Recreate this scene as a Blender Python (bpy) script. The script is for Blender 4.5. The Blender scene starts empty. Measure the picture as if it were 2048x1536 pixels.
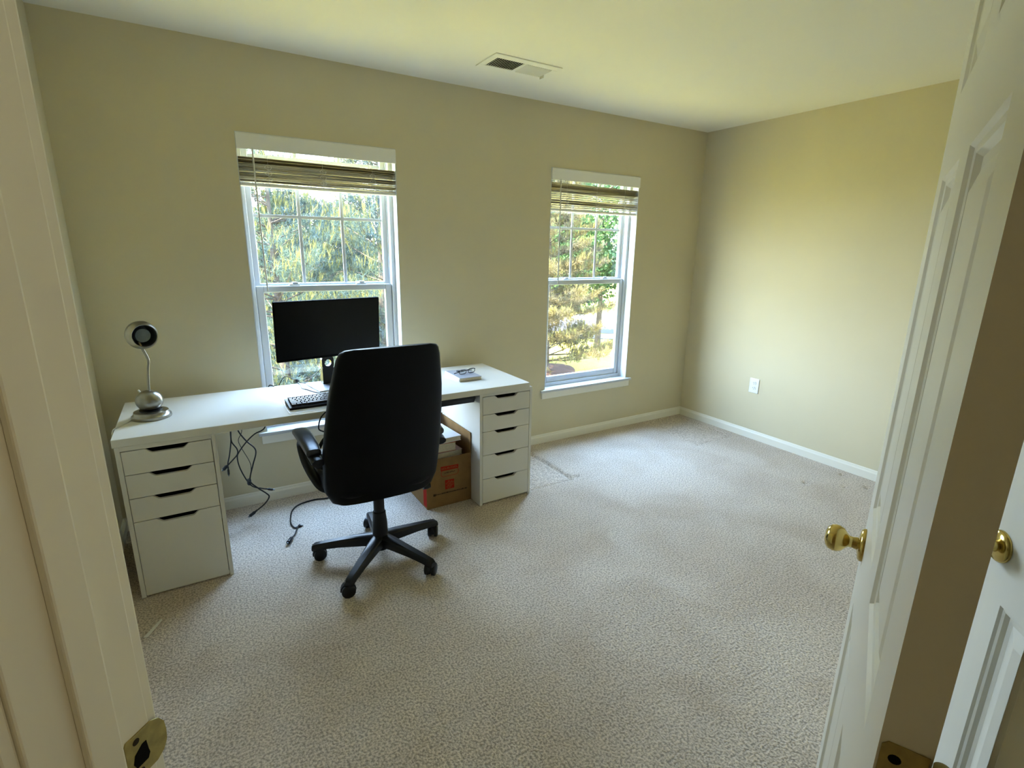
import bpy, bmesh, math, random
import numpy as np
from mathutils import Matrix, Vector

scene = bpy.context.scene
COL = scene.collection
rnd = random.Random(7)

# ------------------------------------------------------------------ camera, sky, sun, exposure
CAM = Vector((-3.8452, -3.2111, 1.5011))
F_PX = 1038.69
R_ = Vector((0.85509, -0.51825, 0.0155))
U_ = Vector((0.1180, 0.2234, 0.9676))
D_ = Vector((0.50490, 0.82551, -0.25225))
D_.normalize(); R_ = (R_ - D_ * R_.dot(D_)).normalized(); U_ = R_.cross(D_)
cam_d = bpy.data.cameras.new('camera')
cam_d.sensor_fit = 'HORIZONTAL'; cam_d.sensor_width = 36.0
cam_d.lens = F_PX / 2048 * 36.0
cam_d.clip_start = 0.02; cam_d.clip_end = 400
cam = bpy.data.objects.new('camera', cam_d); COL.objects.link(cam)
cam.matrix_world = Matrix(((R_.x, U_.x, -D_.x, CAM.x), (R_.y, U_.y, -D_.y, CAM.y), (R_.z, U_.z, -D_.z, CAM.z), (0, 0, 0, 1)))
scene.camera = cam

SKY = 21.0
world = bpy.data.worlds.new('sky'); scene.world = world
world.use_nodes = True
nt = world.node_tree; nt.nodes.clear()
tc = nt.nodes.new('ShaderNodeTexCoord'); sp = nt.nodes.new('ShaderNodeSeparateXYZ')
cr = nt.nodes.new('ShaderNodeValToRGB'); bg = nt.nodes.new('ShaderNodeBackground'); wo = nt.nodes.new('ShaderNodeOutputWorld')
cr.color_ramp.elements[0].position = 0.0; cr.color_ramp.elements[0].color = (0.74, 0.87, 1.0, 1)
cr.color_ramp.elements[1].position = 0.8; cr.color_ramp.elements[1].color = (0.37, 0.60, 1.0, 1)
nt.links.new(tc.outputs['Generated'], sp.inputs[0]); nt.links.new(sp.outputs['Z'], cr.inputs[0])
nt.links.new(cr.outputs[0], bg.inputs['Color']); bg.inputs['Strength'].default_value = SKY
nt.links.new(bg.outputs[0], wo.inputs[0])

sun_d = bpy.data.lights.new('sun', 'SUN'); sun_d.energy = 85.0; sun_d.angle = 0.01; sun_d.color = (1.0, 0.94, 0.84)
sun = bpy.data.objects.new('sun', sun_d); COL.objects.link(sun)
sun.rotation_euler = Vector((0.55, 0.06, -0.85)).to_track_quat('-Z', 'Y').to_euler()

# sampling guides for the daylight entering the two windows (portals: they give off no light of their own)
for px in (-3.1445, -1.1575):
    a = bpy.data.lights.new('window_daylight_portal', 'AREA'); a.shape = 'RECTANGLE'; a.size = 0.85; a.size_y = 1.62
    a.cycles.is_portal = True
    o = bpy.data.objects.new('window_daylight_portal', a); COL.objects.link(o)
    o.location = (px, 0.17, 1.248); o.rotation_euler = (math.radians(-90), 0, 0)

vs = scene.view_settings
vs.view_transform = 'Standard'; vs.look = 'None'; vs.gamma = 1.0; vs.exposure = 0.88; vs.use_curve_mapping = False
cy = scene.cycles
cy.max_bounces = 10; cy.diffuse_bounces = 6; cy.glossy_bounces = 3; cy.transparent_max_bounces = 10
cy.caustics_reflective = False; cy.caustics_refractive = False
cy.sample_clamp_indirect = 6.0
cy.use_denoising = True

# ------------------------------------------------------------------ materials
def mat(name, color, rough=0.6, metal=0.0, spec=0.5, var=0.0, vscale=8.0, bump=0.0, bscale=200.0, bdist=0.002, coat=0.0, color2=None, detail=3.0):
    m = bpy.data.materials.new(name); m.use_nodes = True
    t = m.node_tree; b = t.nodes['Principled BSDF']
    b.inputs['Base Color'].default_value = (*color, 1); b.inputs['Roughness'].default_value = rough
    b.inputs['Metallic'].default_value = metal; b.inputs['Specular IOR Level'].default_value = spec
    b.inputs['Coat Weight'].default_value = coat
    co = t.nodes.new('ShaderNodeTexCoord')
    if var > 0 or color2:
        n = t.nodes.new('ShaderNodeTexNoise'); n.inputs['Scale'].default_value = vscale; n.inputs['Detail'].default_value = detail
        r = t.nodes.new('ShaderNodeValToRGB')
        c2 = color2 or tuple(max(0, c * (1 - var)) for c in color)
        c1 = color if color2 else tuple(min(1, c * (1 + var)) for c in color)
        r.color_ramp.elements[0].position = 0.35; r.color_ramp.elements[0].color = (*c2, 1)
        r.color_ramp.elements[1].position = 0.65; r.color_ramp.elements[1].color = (*c1, 1)
        t.links.new(co.outputs['Object'], n.inputs['Vector']); t.links.new(n.outputs['Fac'], r.inputs[0])
        t.links.new(r.outputs[0], b.inputs['Base Color'])
    if bump > 0:
        n = t.nodes.new('ShaderNodeTexNoise'); n.inputs['Scale'].default_value = bscale; n.inputs['Detail'].default_value = 2
        bp = t.nodes.new('ShaderNodeBump'); bp.inputs['Strength'].default_value = bump; bp.inputs['Distance'].default_value = bdist
        t.links.new(co.outputs['Object'], n.inputs['Vector']); t.links.new(n.outputs['Fac'], bp.inputs['Height'])
        t.links.new(bp.outputs[0], b.inputs['Normal'])
    return m

M = {}
M['wall'] = mat('wall_paint', (0.63, 0.565, 0.395), 0.85, spec=0.2, var=0.015, vscale=2, bump=0.25, bscale=350, bdist=0.0006)
M['ceiling'] = mat('ceiling_paint', (0.88, 0.85, 0.745), 0.9, spec=0.1, bump=0.2, bscale=300, bdist=0.0006)
M['trim'] = mat('trim_paint', (0.80, 0.77, 0.67), 0.4, spec=0.4, bump=0.08, bscale=60, bdist=0.0005)
M['vinyl'] = mat('white_vinyl', (0.56, 0.58, 0.60), 0.5, spec=0.25)
M['door'] = mat('door_paint', (0.82, 0.79, 0.70), 0.35, spec=0.45, bump=0.05, bscale=40, bdist=0.0005)
M['laminate'] = mat('white_laminate', (0.69, 0.67, 0.62), 0.45, spec=0.18, bump=0.03, bscale=120, bdist=0.0003)
M['black_leather'] = mat('black_leather', (0.002, 0.002, 0.0022), 0.46, spec=0.13, bump=0.15, bscale=180, bdist=0.0008)
M['black_plastic'] = mat('black_plastic', (0.005, 0.005, 0.006), 0.40, spec=0.32)
M['arm_pad'] = mat('smooth_arm_pad', (0.012, 0.013, 0.016), 0.30, spec=0.55)
M['black_fabric'] = mat('black_fabric', (0.012, 0.012, 0.012), 0.9, spec=0.1, bump=0.3, bscale=500, bdist=0.001)
M['screen'] = mat('dark_screen', (0.003, 0.003, 0.003), 0.35, spec=0.2)
M['brass'] = mat('polished_brass', (0.62, 0.47, 0.16), 0.16, metal=1.0)
M['brass_dull'] = mat('worn_brass', (0.42, 0.34, 0.13), 0.42, metal=0.85, var=0.15, vscale=60)
M['steel'] = mat('brushed_steel', (0.30, 0.285, 0.25), 0.28, metal=1.0, var=0.08, vscale=30)
M['aluminium'] = mat('satin_aluminium', (0.62, 0.64, 0.68), 0.35, metal=0.9)
M['dark'] = mat('dark_void', (0.006, 0.006, 0.006), 0.9, spec=0.1)
M['lampglass'] = mat('frosted_reflector', (0.13, 0.17, 0.185), 0.25, spec=0.6, coat=0.3)
M['lampgrey'] = mat('lamp_inner_grey', (0.10, 0.12, 0.13), 0.35, metal=0.5)
M['slat'] = mat('faux_wood_slat', (0.42, 0.375, 0.26), 0.55, var=0.05, vscale=20)
M['valance'] = mat('white_valance', (0.84, 0.83, 0.80), 0.45)
M['cord'] = mat('blind_cord', (0.62, 0.60, 0.55), 0.7)
M['card'] = mat('corrugated_cardboard', (0.235, 0.135, 0.055), 0.85, spec=0.1, var=0.08, vscale=15)
M['red'] = mat('red_print', (0.36, 0.022, 0.010), 0.8, spec=0.1)
M['ink'] = mat('dark_print', (0.05, 0.03, 0.015), 0.8, spec=0.1)
M['paper'] = mat('white_paper', (0.72, 0.70, 0.64), 0.8, spec=0.15)
M['cream'] = mat('cream_pages', (0.66, 0.60, 0.46), 0.85, spec=0.1, var=0.08, vscale=150)
M['bookgrey'] = mat('grey_book_cover', (0.36, 0.36, 0.40), 0.4)
M['spine'] = mat('pale_book_spine', (0.70, 0.72, 0.76), 0.5)
M['orange'] = mat('orange_cover', (0.50, 0.16, 0.05), 0.6)
M['mauve'] = mat('mauve_folder', (0.42, 0.30, 0.30), 0.7)
M['palegreen'] = mat('pale_green_sheet', (0.50, 0.58, 0.40), 0.7)
M['plate'] = mat('outlet_plastic', (0.82, 0.82, 0.80), 0.3)
M['bark'] = mat('bark', (0.04, 0.032, 0.025), 0.9, spec=0.1, var=0.3, vscale=10)
M['asphalt'] = mat('asphalt', (0.03, 0.03, 0.037), 0.9, spec=0.1, var=0.1, vscale=4)
M['concrete'] = mat('pavement_concrete', (0.08, 0.076, 0.072), 0.9, spec=0.1, var=0.06, vscale=2)
M['mulch'] = mat('bark_mulch', (0.05, 0.026, 0.018), 0.95, spec=0.1, var=0.35, vscale=18)
M['lawn'] = mat('lawn_grass', (0.260, 0.215, 0.045), 0.95, spec=0.1, color2=(0.190, 0.175, 0.035), vscale=2.2, bump=1.0, bscale=30, bdist=0.05, detail=8)

def leafmat(name, c, trans=0.4):
    m = bpy.data.materials.new(name); m.use_nodes = True
    t = m.node_tree; t.nodes.clear()
    d = t.nodes.new('ShaderNodeBsdfDiffuse'); tr = t.nodes.new('ShaderNodeBsdfTranslucent'); mx = t.nodes.new('ShaderNodeMixShader'); o = t.nodes.new('ShaderNodeOutputMaterial')
    co = t.nodes.new('ShaderNodeTexCoord'); n = t.nodes.new('ShaderNodeTexNoise'); n.inputs['Scale'].default_value = 1.7; r = t.nodes.new('ShaderNodeValToRGB')
    r.color_ramp.elements[0].position = 0.35; r.color_ramp.elements[0].color = (c[0] * 0.7, c[1] * 0.78, c[2] * 1.1, 1)
    r.color_ramp.elements[1].position = 0.65; r.color_ramp.elements[1].color = (c[0] * 1.25, c[1] * 1.15, c[2] * 0.9, 1)
    t.links.new(co.outputs['Object'], n.inputs['Vector']); t.links.new(n.outputs['Fac'], r.inputs[0])
    t.links.new(r.outputs[0], d.inputs['Color']); t.links.new(r.outputs[0], tr.inputs['Color'])
    mx.inputs[0].default_value = trans
    t.links.new(d.outputs[0], mx.inputs[1]); t.links.new(tr.outputs[0], mx.inputs[2]); t.links.new(mx.outputs[0], o.inputs[0])
    return m
M['needle'] = leafmat('pine_needles', (0.034, 0.049, 0.040), 0.25)
M['candle'] = leafmat('pine_new_growth', (0.115, 0.108, 0.036), 0.3)
M['drybranch'] = leafmat('sunbleached_needles', (0.075, 0.063, 0.033), 0.25)
M['leaf'] = leafmat('maple_leaves', (0.036, 0.068, 0.026), 0.45)
M['leaf_far'] = leafmat('distant_leaves', (0.032, 0.048, 0.032), 0.35)

def glassmat():
    m = bpy.data.materials.new('window_glass'); m.use_nodes = True
    t = m.node_tree; t.nodes.clear()
    tr = t.nodes.new('ShaderNodeBsdfTransparent'); tr.inputs[0].default_value = (0.96, 0.98, 0.97, 1)
    g = t.nodes.new('ShaderNodeBsdfGlossy'); g.inputs['Roughness'].default_value = 0.03
    mx = t.nodes.new('ShaderNodeMixShader'); mx.inputs[0].default_value = 0.05; o = t.nodes.new('ShaderNodeOutputMaterial')
    t.links.new(tr.outputs[0], mx.inputs[1]); t.links.new(g.outputs[0], mx.inputs[2]); t.links.new(mx.outputs[0], o.inputs[0])
    return m
M['glass'] = glassmat()
M['lenses'] = glassmat(); M['lenses'].name = 'spectacle_lens'

def carpetmat():
    m = bpy.data.materials.new('beige_carpet'); m.use_nodes = True
    t = m.node_tree; b = t.nodes['Principled BSDF']; b.inputs['Roughness'].default_value = 1.0; b.inputs['Specular IOR Level'].default_value = 0.05
    b.inputs['Sheen Weight'].default_value = 0.15
    co = t.nodes.new('ShaderNodeTexCoord')
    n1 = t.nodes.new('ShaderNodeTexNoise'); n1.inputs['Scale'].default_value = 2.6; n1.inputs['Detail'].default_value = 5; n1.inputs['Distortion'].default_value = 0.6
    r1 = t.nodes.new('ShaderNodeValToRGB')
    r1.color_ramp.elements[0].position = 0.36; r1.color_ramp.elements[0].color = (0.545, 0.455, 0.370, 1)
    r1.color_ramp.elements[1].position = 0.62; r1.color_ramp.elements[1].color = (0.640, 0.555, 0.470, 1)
    n2 = t.nodes.new('ShaderNodeTexNoise'); n2.inputs['Scale'].default_value = 125; n2.inputs['Detail'].default_value = 3
    r2 = t.nodes.new('ShaderNodeValToRGB')
    r2.color_ramp.elements[0].position = 0.36; r2.color_ramp.elements[0].color = (0.55, 0.54, 0.53, 1)
    r2.color_ramp.elements[1].position = 0.60; r2.color_ramp.elements[1].color = (1.12, 1.12, 1.12, 1)
    mm = t.nodes.new('ShaderNodeMix'); mm.data_type = 'RGBA'; mm.blend_type = 'MULTIPLY'; mm.inputs[0].default_value = 1.0
    bp = t.nodes.new('ShaderNodeBump'); bp.inputs['Strength'].default_value = 0.9; bp.inputs['Distance'].default_value = 0.006
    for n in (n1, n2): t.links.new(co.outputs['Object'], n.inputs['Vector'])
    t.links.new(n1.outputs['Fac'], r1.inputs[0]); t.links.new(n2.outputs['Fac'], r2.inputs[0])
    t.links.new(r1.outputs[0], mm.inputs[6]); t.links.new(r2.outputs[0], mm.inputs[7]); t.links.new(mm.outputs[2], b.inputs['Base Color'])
    t.links.new(n2.outputs['Fac'], bp.inputs['Height']); t.links.new(bp.outputs[0], b.inputs['Normal'])
    return m
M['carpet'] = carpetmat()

# ------------------------------------------------------------------ builders
MW = {}
def tag(o, label=None, cat=None, group=None, kind=None):
    if label: o['label'] = label
    if cat: o['category'] = cat
    if group: o['group'] = group
    if kind: o['kind'] = kind
    return o
def thing(name, loc=(0, 0, 0), rotz=0.0, label=None, cat=None, group=None, kind=None):
    o = bpy.data.objects.new(name, None); COL.objects.link(o); o.location = loc; o.rotation_euler = (0, 0, rotz); o.empty_display_size = 0.1
    MW[o.name] = Matrix.Translation(loc) @ Matrix.Rotation(rotz, 4, 'Z')
    return tag(o, label, cat, group, kind)
def obj(name, bm, m, parent=None, world=False, smooth=False):
    """one mesh object; with world=True the vertices are given in world space"""
    if parent is not None and world:
        bmesh.ops.transform(bm, matrix=MW[parent.name].inverted(), verts=bm.verts)
    bmesh.ops.recalc_face_normals(bm, faces=bm.faces)
    me = bpy.data.meshes.new(name); bm.to_mesh(me); bm.free()
    if isinstance(m, (list, tuple)):
        for k in m: me.materials.append(k)
    else: me.materials.append(m)
    if smooth:
        me.polygons.foreach_set('use_smooth', [True] * len(me.polygons))
        me.set_sharp_from_angle(angle=math.radians(42))
    o = bpy.data.objects.new(name, me); COL.objects.link(o)
    if parent is not None:
        o.parent = parent; MW[o.name] = MW[parent.name]
    else: MW[o.name] = Matrix.Identity(4)
    return o
def copyobj(src, parent, loc):
    c = src.copy(); COL.objects.link(c); c.parent = parent; c.location = loc; MW[c.name] = MW[parent.name]; return c
def B(): return bmesh.new()
def box(bm, x0, x1, y0, y1, z0, z1, bevel=0.0, seg=2, mi=0, T=None):
    vs_ = [bm.verts.new(v) for v in ((x0, y0, z0), (x1, y0, z0), (x1, y1, z0), (x0, y1, z0), (x0, y0, z1), (x1, y0, z1), (x1, y1, z1), (x0, y1, z1))]
    fs = [bm.faces.new([vs_[i] for i in f]) for f in ((0, 3, 2, 1), (4, 5, 6, 7), (0, 1, 5, 4), (1, 2, 6, 5), (2, 3, 7, 6), (3, 0, 4, 7))]
    for f in fs: f.material_index = mi
    new = set(vs_)
    if bevel > 0:
        es = list({e for f in fs for e in f.edges})
        r = bmesh.ops.bevel(bm, geom=es, offset=bevel, segments=seg, affect='EDGES', profile=0.5)
        new = set(r['verts']) | {v for v in vs_ if v.is_valid}
    if T is not None: bmesh.ops.transform(bm, matrix=T, verts=[v for v in new if v.is_valid])
    return bm
def bx(*a, **k): return box(B(), *a, **k)
def prism(bm, pts, h0, h1, axis='z', mi=0, T=None):
    """polygon pts (2D) extruded along an axis"""
    def v3(p, h):
        return {'z': (p[0], p[1], h), 'y': (p[0], h, p[1]), 'x': (h, p[0], p[1])}[axis]
    a = [bm.verts.new(v3(p, h0)) for p in pts]; b = [bm.verts.new(v3(p, h1)) for p in pts]
    n = len(pts)
    fs = [bm.faces.new(a), bm.faces.new(list(reversed(b)))]
    for i in range(n): fs.append(bm.faces.new((a[i], b[i], b[(i + 1) % n], a[(i + 1) % n])))
    for f in fs: f.material_index = mi
    if T is not None: bmesh.ops.transform(bm, matrix=T, verts=a + b)
    return bm
def lathe(bm, prof, n=32, T=None, cap=True, mi=0):
    """prof: list of (r, z) turned about z"""
    rings = []; allv = []
    for r, z in prof:
        if r < 1e-6: v = bm.verts.new((0, 0, z)); rings.append([v]); allv.append(v)
        else:
            ring = [bm.verts.new((r * math.cos(2 * math.pi * i / n), r * math.sin(2 * math.pi * i / n), z)) for i in range(n)]
            rings.append(ring); allv += ring
    for a, b in zip(rings, rings[1:]):
        for i in range(n):
            j = (i + 1) % n
            if len(a) == 1 and len(b) == 1: continue
            if len(a) == 1: f = bm.faces.new((a[0], b[j], b[i]))
            elif len(b) == 1: f = bm.faces.new((a[i], a[j], b[0]))
            else: f = bm.faces.new((a[i], a[j], b[j], b[i]))
            f.material_index = mi
    if cap:
        for ring in (rings[0], rings[-1]):
            if len(ring) > 2: bm.faces.new(ring).material_index = mi
    if T is not None: bmesh.ops.transform(bm, matrix=T, verts=allv)
    return bm
def smoothpath(pts, sub=6):
    P = [Vector(p) for p in pts]
    if len(P) < 3: return P
    P = [P[0] * 2 - P[1]] + P + [P[-1] * 2 - P[-2]]
    out = []
    for i in range(1, len(P) - 2):
        for k in range(sub):
            t = k / sub; p0, p1, p2, p3 = P[i - 1:i + 3]
            out.append(0.5 * ((2 * p1) + (p2 - p0) * t + (2 * p0 - 5 * p1 + 4 * p2 - p3) * t * t + (3 * p1 - p0 - 3 * p2 + p3) * t ** 3))
    out.append(P[-2]); return out
def tube(bm, pts, r, n=8, sub=6, mi=0, sx=1.0):
    P = smoothpath(pts, sub) if sub else [Vector(p) for p in pts]
    rad = r if callable(r) else (lambda t: r)
    up = Vector((0, 0, 1)); rings = []; prev = None
    for i, p in enumerate(P):
        d = (P[min(i + 1, len(P) - 1)] - P[max(i - 1, 0)]).normalized()
        if prev is None:
            a = d.cross(up) if abs(d.z) < 0.95 else d.cross(Vector((1, 0, 0)))
        else: a = prev - d * prev.dot(d)
        a.normalize(); prev = a; b = d.cross(a)
        rr = rad(i / max(1, len(P) - 1))
        rings.append([bm.verts.new(p + (a * math.cos(2 * math.pi * k / n) * sx + b * math.sin(2 * math.pi * k / n)) * rr) for k in range(n)])
    for a, b in zip(rings, rings[1:]):
        for i in range(n): bm.faces.new((a[i], a[(i + 1) % n], b[(i + 1) % n], b[i])).material_index = mi
    bm.faces.new(rings[0]).material_index = mi; bm.faces.new(list(reversed(rings[-1]))).material_index = mi
    return bm
def loft(bm, rings, cap=True):
    V = [[bm.verts.new(p) for p in r] for r in rings]; n = len(V[0])
    for a, b in zip(V, V[1:]):
        for i in range(n): bm.faces.new((a[i], a[(i + 1) % n], b[(i + 1) % n], b[i]))
    if cap: bm.faces.new(V[0]); bm.faces.new(list(reversed(V[-1])))
    return bm
def supere(hx, hy, e, n=32):
    out = []
    for i in range(n):
        a = 2 * math.pi * i / n; c, s = math.cos(a), math.sin(a)
        out.append((hx * math.copysign(abs(c) ** (2 / e), c), hy * math.copysign(abs(s) ** (2 / e), s)))
    return out

# ------------------------------------------------------------------ the room shell
H = 2.467
XL = -4.308                      # left wall
W1 = (-3.569, -2.719); W2 = (-1.583, -0.732); WZ = (0.437, 2.062)
YF = -2.83                       # front wall behind the open door
S2 = math.sqrt(0.5)
P0 = Vector((-3.948, -2.576, 0))  # room-side edge of the strike jamb
ENT = Matrix(((S2, S2, 0, P0.x), (-S2, S2, 0, P0.y), (0, 0, 1, 0), (0, 0, 0, 1)))  # (u along the angled wall, v into the room, z)
DW = 0.80                        # clear width between the jambs
DH = 2.045

def struct(o, label, cat): return tag(o, label, cat, kind='structure')

bm = B()
xs = [XL - 0.1, W1[0], W1[1], W2[0], W2[1], 0.1]
box(bm, xs[0], xs[5], 0, 0.16, -0.05, WZ[0]); box(bm, xs[0], xs[5], 0, 0.16, WZ[1], H + 0.05)
for i in (0, 2, 4): box(bm, xs[i], xs[i + 1], 0, 0.16, WZ[0], WZ[1])
struct(obj('wall_back', bm, M['wall']), 'long beige wall with two windows behind the white desk', 'wall')
struct(obj('wall_right', bx(0, 0.12, YF - 0.1, 0.1, -0.05, H + 0.05), M['wall']), 'plain beige side wall with a single power outlet', 'wall')
yl = P0.y + (P0.x - XL)          # where the angled wall meets the left wall
struct(obj('wall_left', bx(XL - 0.12, XL, yl - 0.1, 0.1, -0.05, H + 0.05), M['wall']), 'narrow strip of beige wall left of the desk', 'wall')
bm = B()
uL = -(P0.x - XL) / S2 - 0.06
uR = 1.274 + 0.12
box(bm, uL, -0.018, -0.116, 0, -0.05, H + 0.05, T=ENT); box(bm, DW + 0.018, uR, -0.116, 0, -0.05, H + 0.05, T=ENT); box(bm, -0.018, DW + 0.018, -0.116, 0, DH + 0.018, H + 0.05, T=ENT)
struct(obj('wall_entry', bm, M['wall']), 'angled beige wall around the entry doorway', 'wall')
# closet wall, at a right angle to the entry wall, and the front wall beyond it
KP = Vector((-2.498, -2.928, 0))                       # closet knob on its door
CLO = Matrix(((S2, -S2, 0, KP.x - 0.695 * S2), (S2, S2, 0, KP.y - 0.695 * S2), (0, 0, 1, 0), (0, 0, 0, 1)))  # (along the closet door, out of it, z)
bm = B()
box(bm, -0.11, -0.02, -0.10, -0.006, -0.05, H + 0.05, T=CLO); box(bm, 0.78, 0.86, -0.10, -0.006, -0.05, H + 0.05, T=CLO); box(bm, -0.02, 0.78, -0.10, -0.006, DH + 0.01, H + 0.05, T=CLO)
box(bm, -0.11, 0.86, -0.16, -0.10, -0.05, H + 0.05, T=CLO)
struct(obj('wall_closet', bm, M['wall']), 'short beige wall holding the closet door', 'wall')
cend = CLO @ Vector((0.84, -0.05, 0))
struct(obj('wall_front', bx(cend.x - 0.06, 0.12, YF - 0.12, YF, -0.05, H + 0.05), M['wall']), 'beige wall hidden behind the open entry door', 'wall')
# hallway the camera stands in
HV = -1.75
bm = B()
box(bm, uL - 0.35, uL - 0.25, HV, -0.10, -0.05, H + 0.05, T=ENT); box(bm, uR + 0.25, uR + 0.35, HV, -0.10, -0.05, H + 0.05, T=ENT); box(bm, uL - 0.35, uR + 0.35, HV - 0.1, HV, -0.05, H + 0.05, T=ENT)
box(bm, uL - 0.35, uL + 0.02, -0.116, -0.05, -0.05, H + 0.05, T=ENT); box(bm, uR - 0.02, uR + 0.35, -0.116, -0.05, -0.05, H + 0.05, T=ENT)
struct(obj('wall_hall', bm, M['wall']), 'beige hallway walls around the viewpoint outside the door', 'wall')
bm = B(); box(bm, XL - 1.6, 0.12, -5.3, 0.16, H, H + 0.08)
struct(obj('ceiling', bm, M['ceiling']), 'cream white painted ceiling', 'ceiling')

hl = thing('hall_fill_light', ENT @ Vector((1.25, -0.42, H)), 0, 'round ceiling fill light added unseen in the hallway behind the viewpoint', 'lamp')  # added glowing dome, out of view, to brighten the left jamb and door edge
M['fillglow'] = bpy.data.materials.new('fill_light_glow'); M['fillglow'].use_nodes = True
b_ = M['fillglow'].node_tree.nodes['Principled BSDF']; b_.inputs['Base Color'].default_value = (0.8, 0.78, 0.7, 1); b_.inputs['Emission Color'].default_value = (1.0, 0.88, 0.62, 1); b_.inputs['Emission Strength'].default_value = 11.0
obj('fill_light_ring', lathe(B(), [(0.0, 0.0), (0.16, 0.0), (0.165, -0.015), (0.15, -0.03), (0.0, -0.03)], 36, None, False), M['brass'], hl, smooth=True)
obj('fill_light_dome', lathe(B(), [(0.148, -0.03)] + [(0.148 * math.cos(a), -0.03 - 0.075 * math.sin(a)) for a in [math.radians(12 * i) for i in range(1, 8)]] + [(0.0, -0.105)], 36, None, False), M['fillglow'], hl, smooth=True)

# carpet: a fine grid with the dents old furniture left in the pile
def floor_mesh():
    x0, x1, y0, y1 = XL - 0.02, 0.01, YF - 0.02, 0.01
    nx, ny = 432, 286
    X = np.linspace(x0, x1, nx); Y = np.linspace(y0, y1, ny)
    xx, yy = np.meshgrid(X, Y)
    z = np.zeros_like(xx)
    def ss(v, a, b): t = np.clip((v - a) / (b - a), 0, 1); return t * t * (3 - 2 * t)
    for (a, b, c, d) in ((-2.16, -1.79, -0.655, -0.02), (-0.52, -0.09, -0.64, -0.03)):
        ins = ss(xx, a - 0.012, a + 0.012) * ss(-xx, -b - 0.012, -b + 0.012) * ss(yy, c - 0.012, c + 0.012) * ss(-yy, -d - 0.012, -d + 0.012)
        z -= 0.011 * ins
        rim = np.exp(-((yy - c) / 0.012) ** 2) * ss(xx, a, a + 0.02) * ss(-xx, -b, -b + 0.02) + np.exp(-((xx - b) / 0.012) ** 2) * ss(yy, c, c + 0.02) * ss(-yy, -d, -d + 0.02)
        z -= 0.013 * rim
    for (a, b) in ((-0.45, -1.491), (-0.095, -1.543), (-0.163, -1.74), (-0.278, -1.649), (-1.80, -0.66), (-1.745, -0.645), (-0.52, -0.645)):
        z -= 0.014 * np.exp(-(((xx - a) / 0.022) ** 2 + ((yy - b) / 0.018) ** 2))
    rg = np.random.default_rng(3)
    for _ in range(0):                                   # soft footprints and vacuum marks
        a, b = rg.uniform(-2.4, -0.1), rg.uniform(-2.2, -0.4); an = rg.uniform(0, 3.14); dx = (xx - a) * np.cos(an) + (yy - b) * np.sin(an); dy = -(xx - a) * np.sin(an) + (yy - b) * np.cos(an)
        z -= 0.003 * np.exp(-((dx / 0.13) ** 2 + (dy / 0.05) ** 2))
    co = np.stack([xx, yy, z], -1).reshape(-1, 3)
    i = np.arange(nx * ny).reshape(ny, nx)
    q = np.stack([i[:-1, :-1], i[:-1, 1:], i[1:, 1:], i[1:, :-1]], -1).reshape(-1, 4)
    me = bpy.data.meshes.new('floor'); me.from_pydata(co.tolist(), [], q.tolist()); me.materials.append(M['carpet'])
    me.polygons.foreach_set('use_smooth', [True] * len(me.polygons))
    o = bpy.data.objects.new('floor', me); COL.objects.link(o); MW[o.name] = Matrix.Identity(4)
    return o
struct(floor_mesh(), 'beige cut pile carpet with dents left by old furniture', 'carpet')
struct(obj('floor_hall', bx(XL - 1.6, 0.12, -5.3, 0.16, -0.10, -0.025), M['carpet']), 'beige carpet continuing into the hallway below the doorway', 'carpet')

# baseboards
def baseboard(name, L, T, label):
    bm = B(); prism(bm, [(0, 0), (0.013, 0), (0.013, 0.050), (0.008, 0.062), (0.008, 0.066), (0.003, 0.072), (0, 0.072)], 0, L, axis='x', T=T)
    return struct(obj(name, bm, M['trim']), label, 'baseboard')
baseboard('baseboard_back', -XL, Matrix(((1, 0, 0, XL), (0, -1, 0, 0), (0, 0, 1, 0), (0, 0, 0, 1))), 'painted baseboard along the foot of the window wall')
baseboard('baseboard_right', -YF, Matrix(((0, -1, 0, 0), (1, 0, 0, YF), (0, 0, 1, 0), (0, 0, 0, 1))), 'painted baseboard along the wall with the outlet')
baseboard('baseboard_left', -yl, Matrix(((0, 1, 0, XL), (1, 0, 0, yl), (0, 0, 1, 0), (0, 0, 0, 1))), 'painted baseboard left of the desk')

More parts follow.
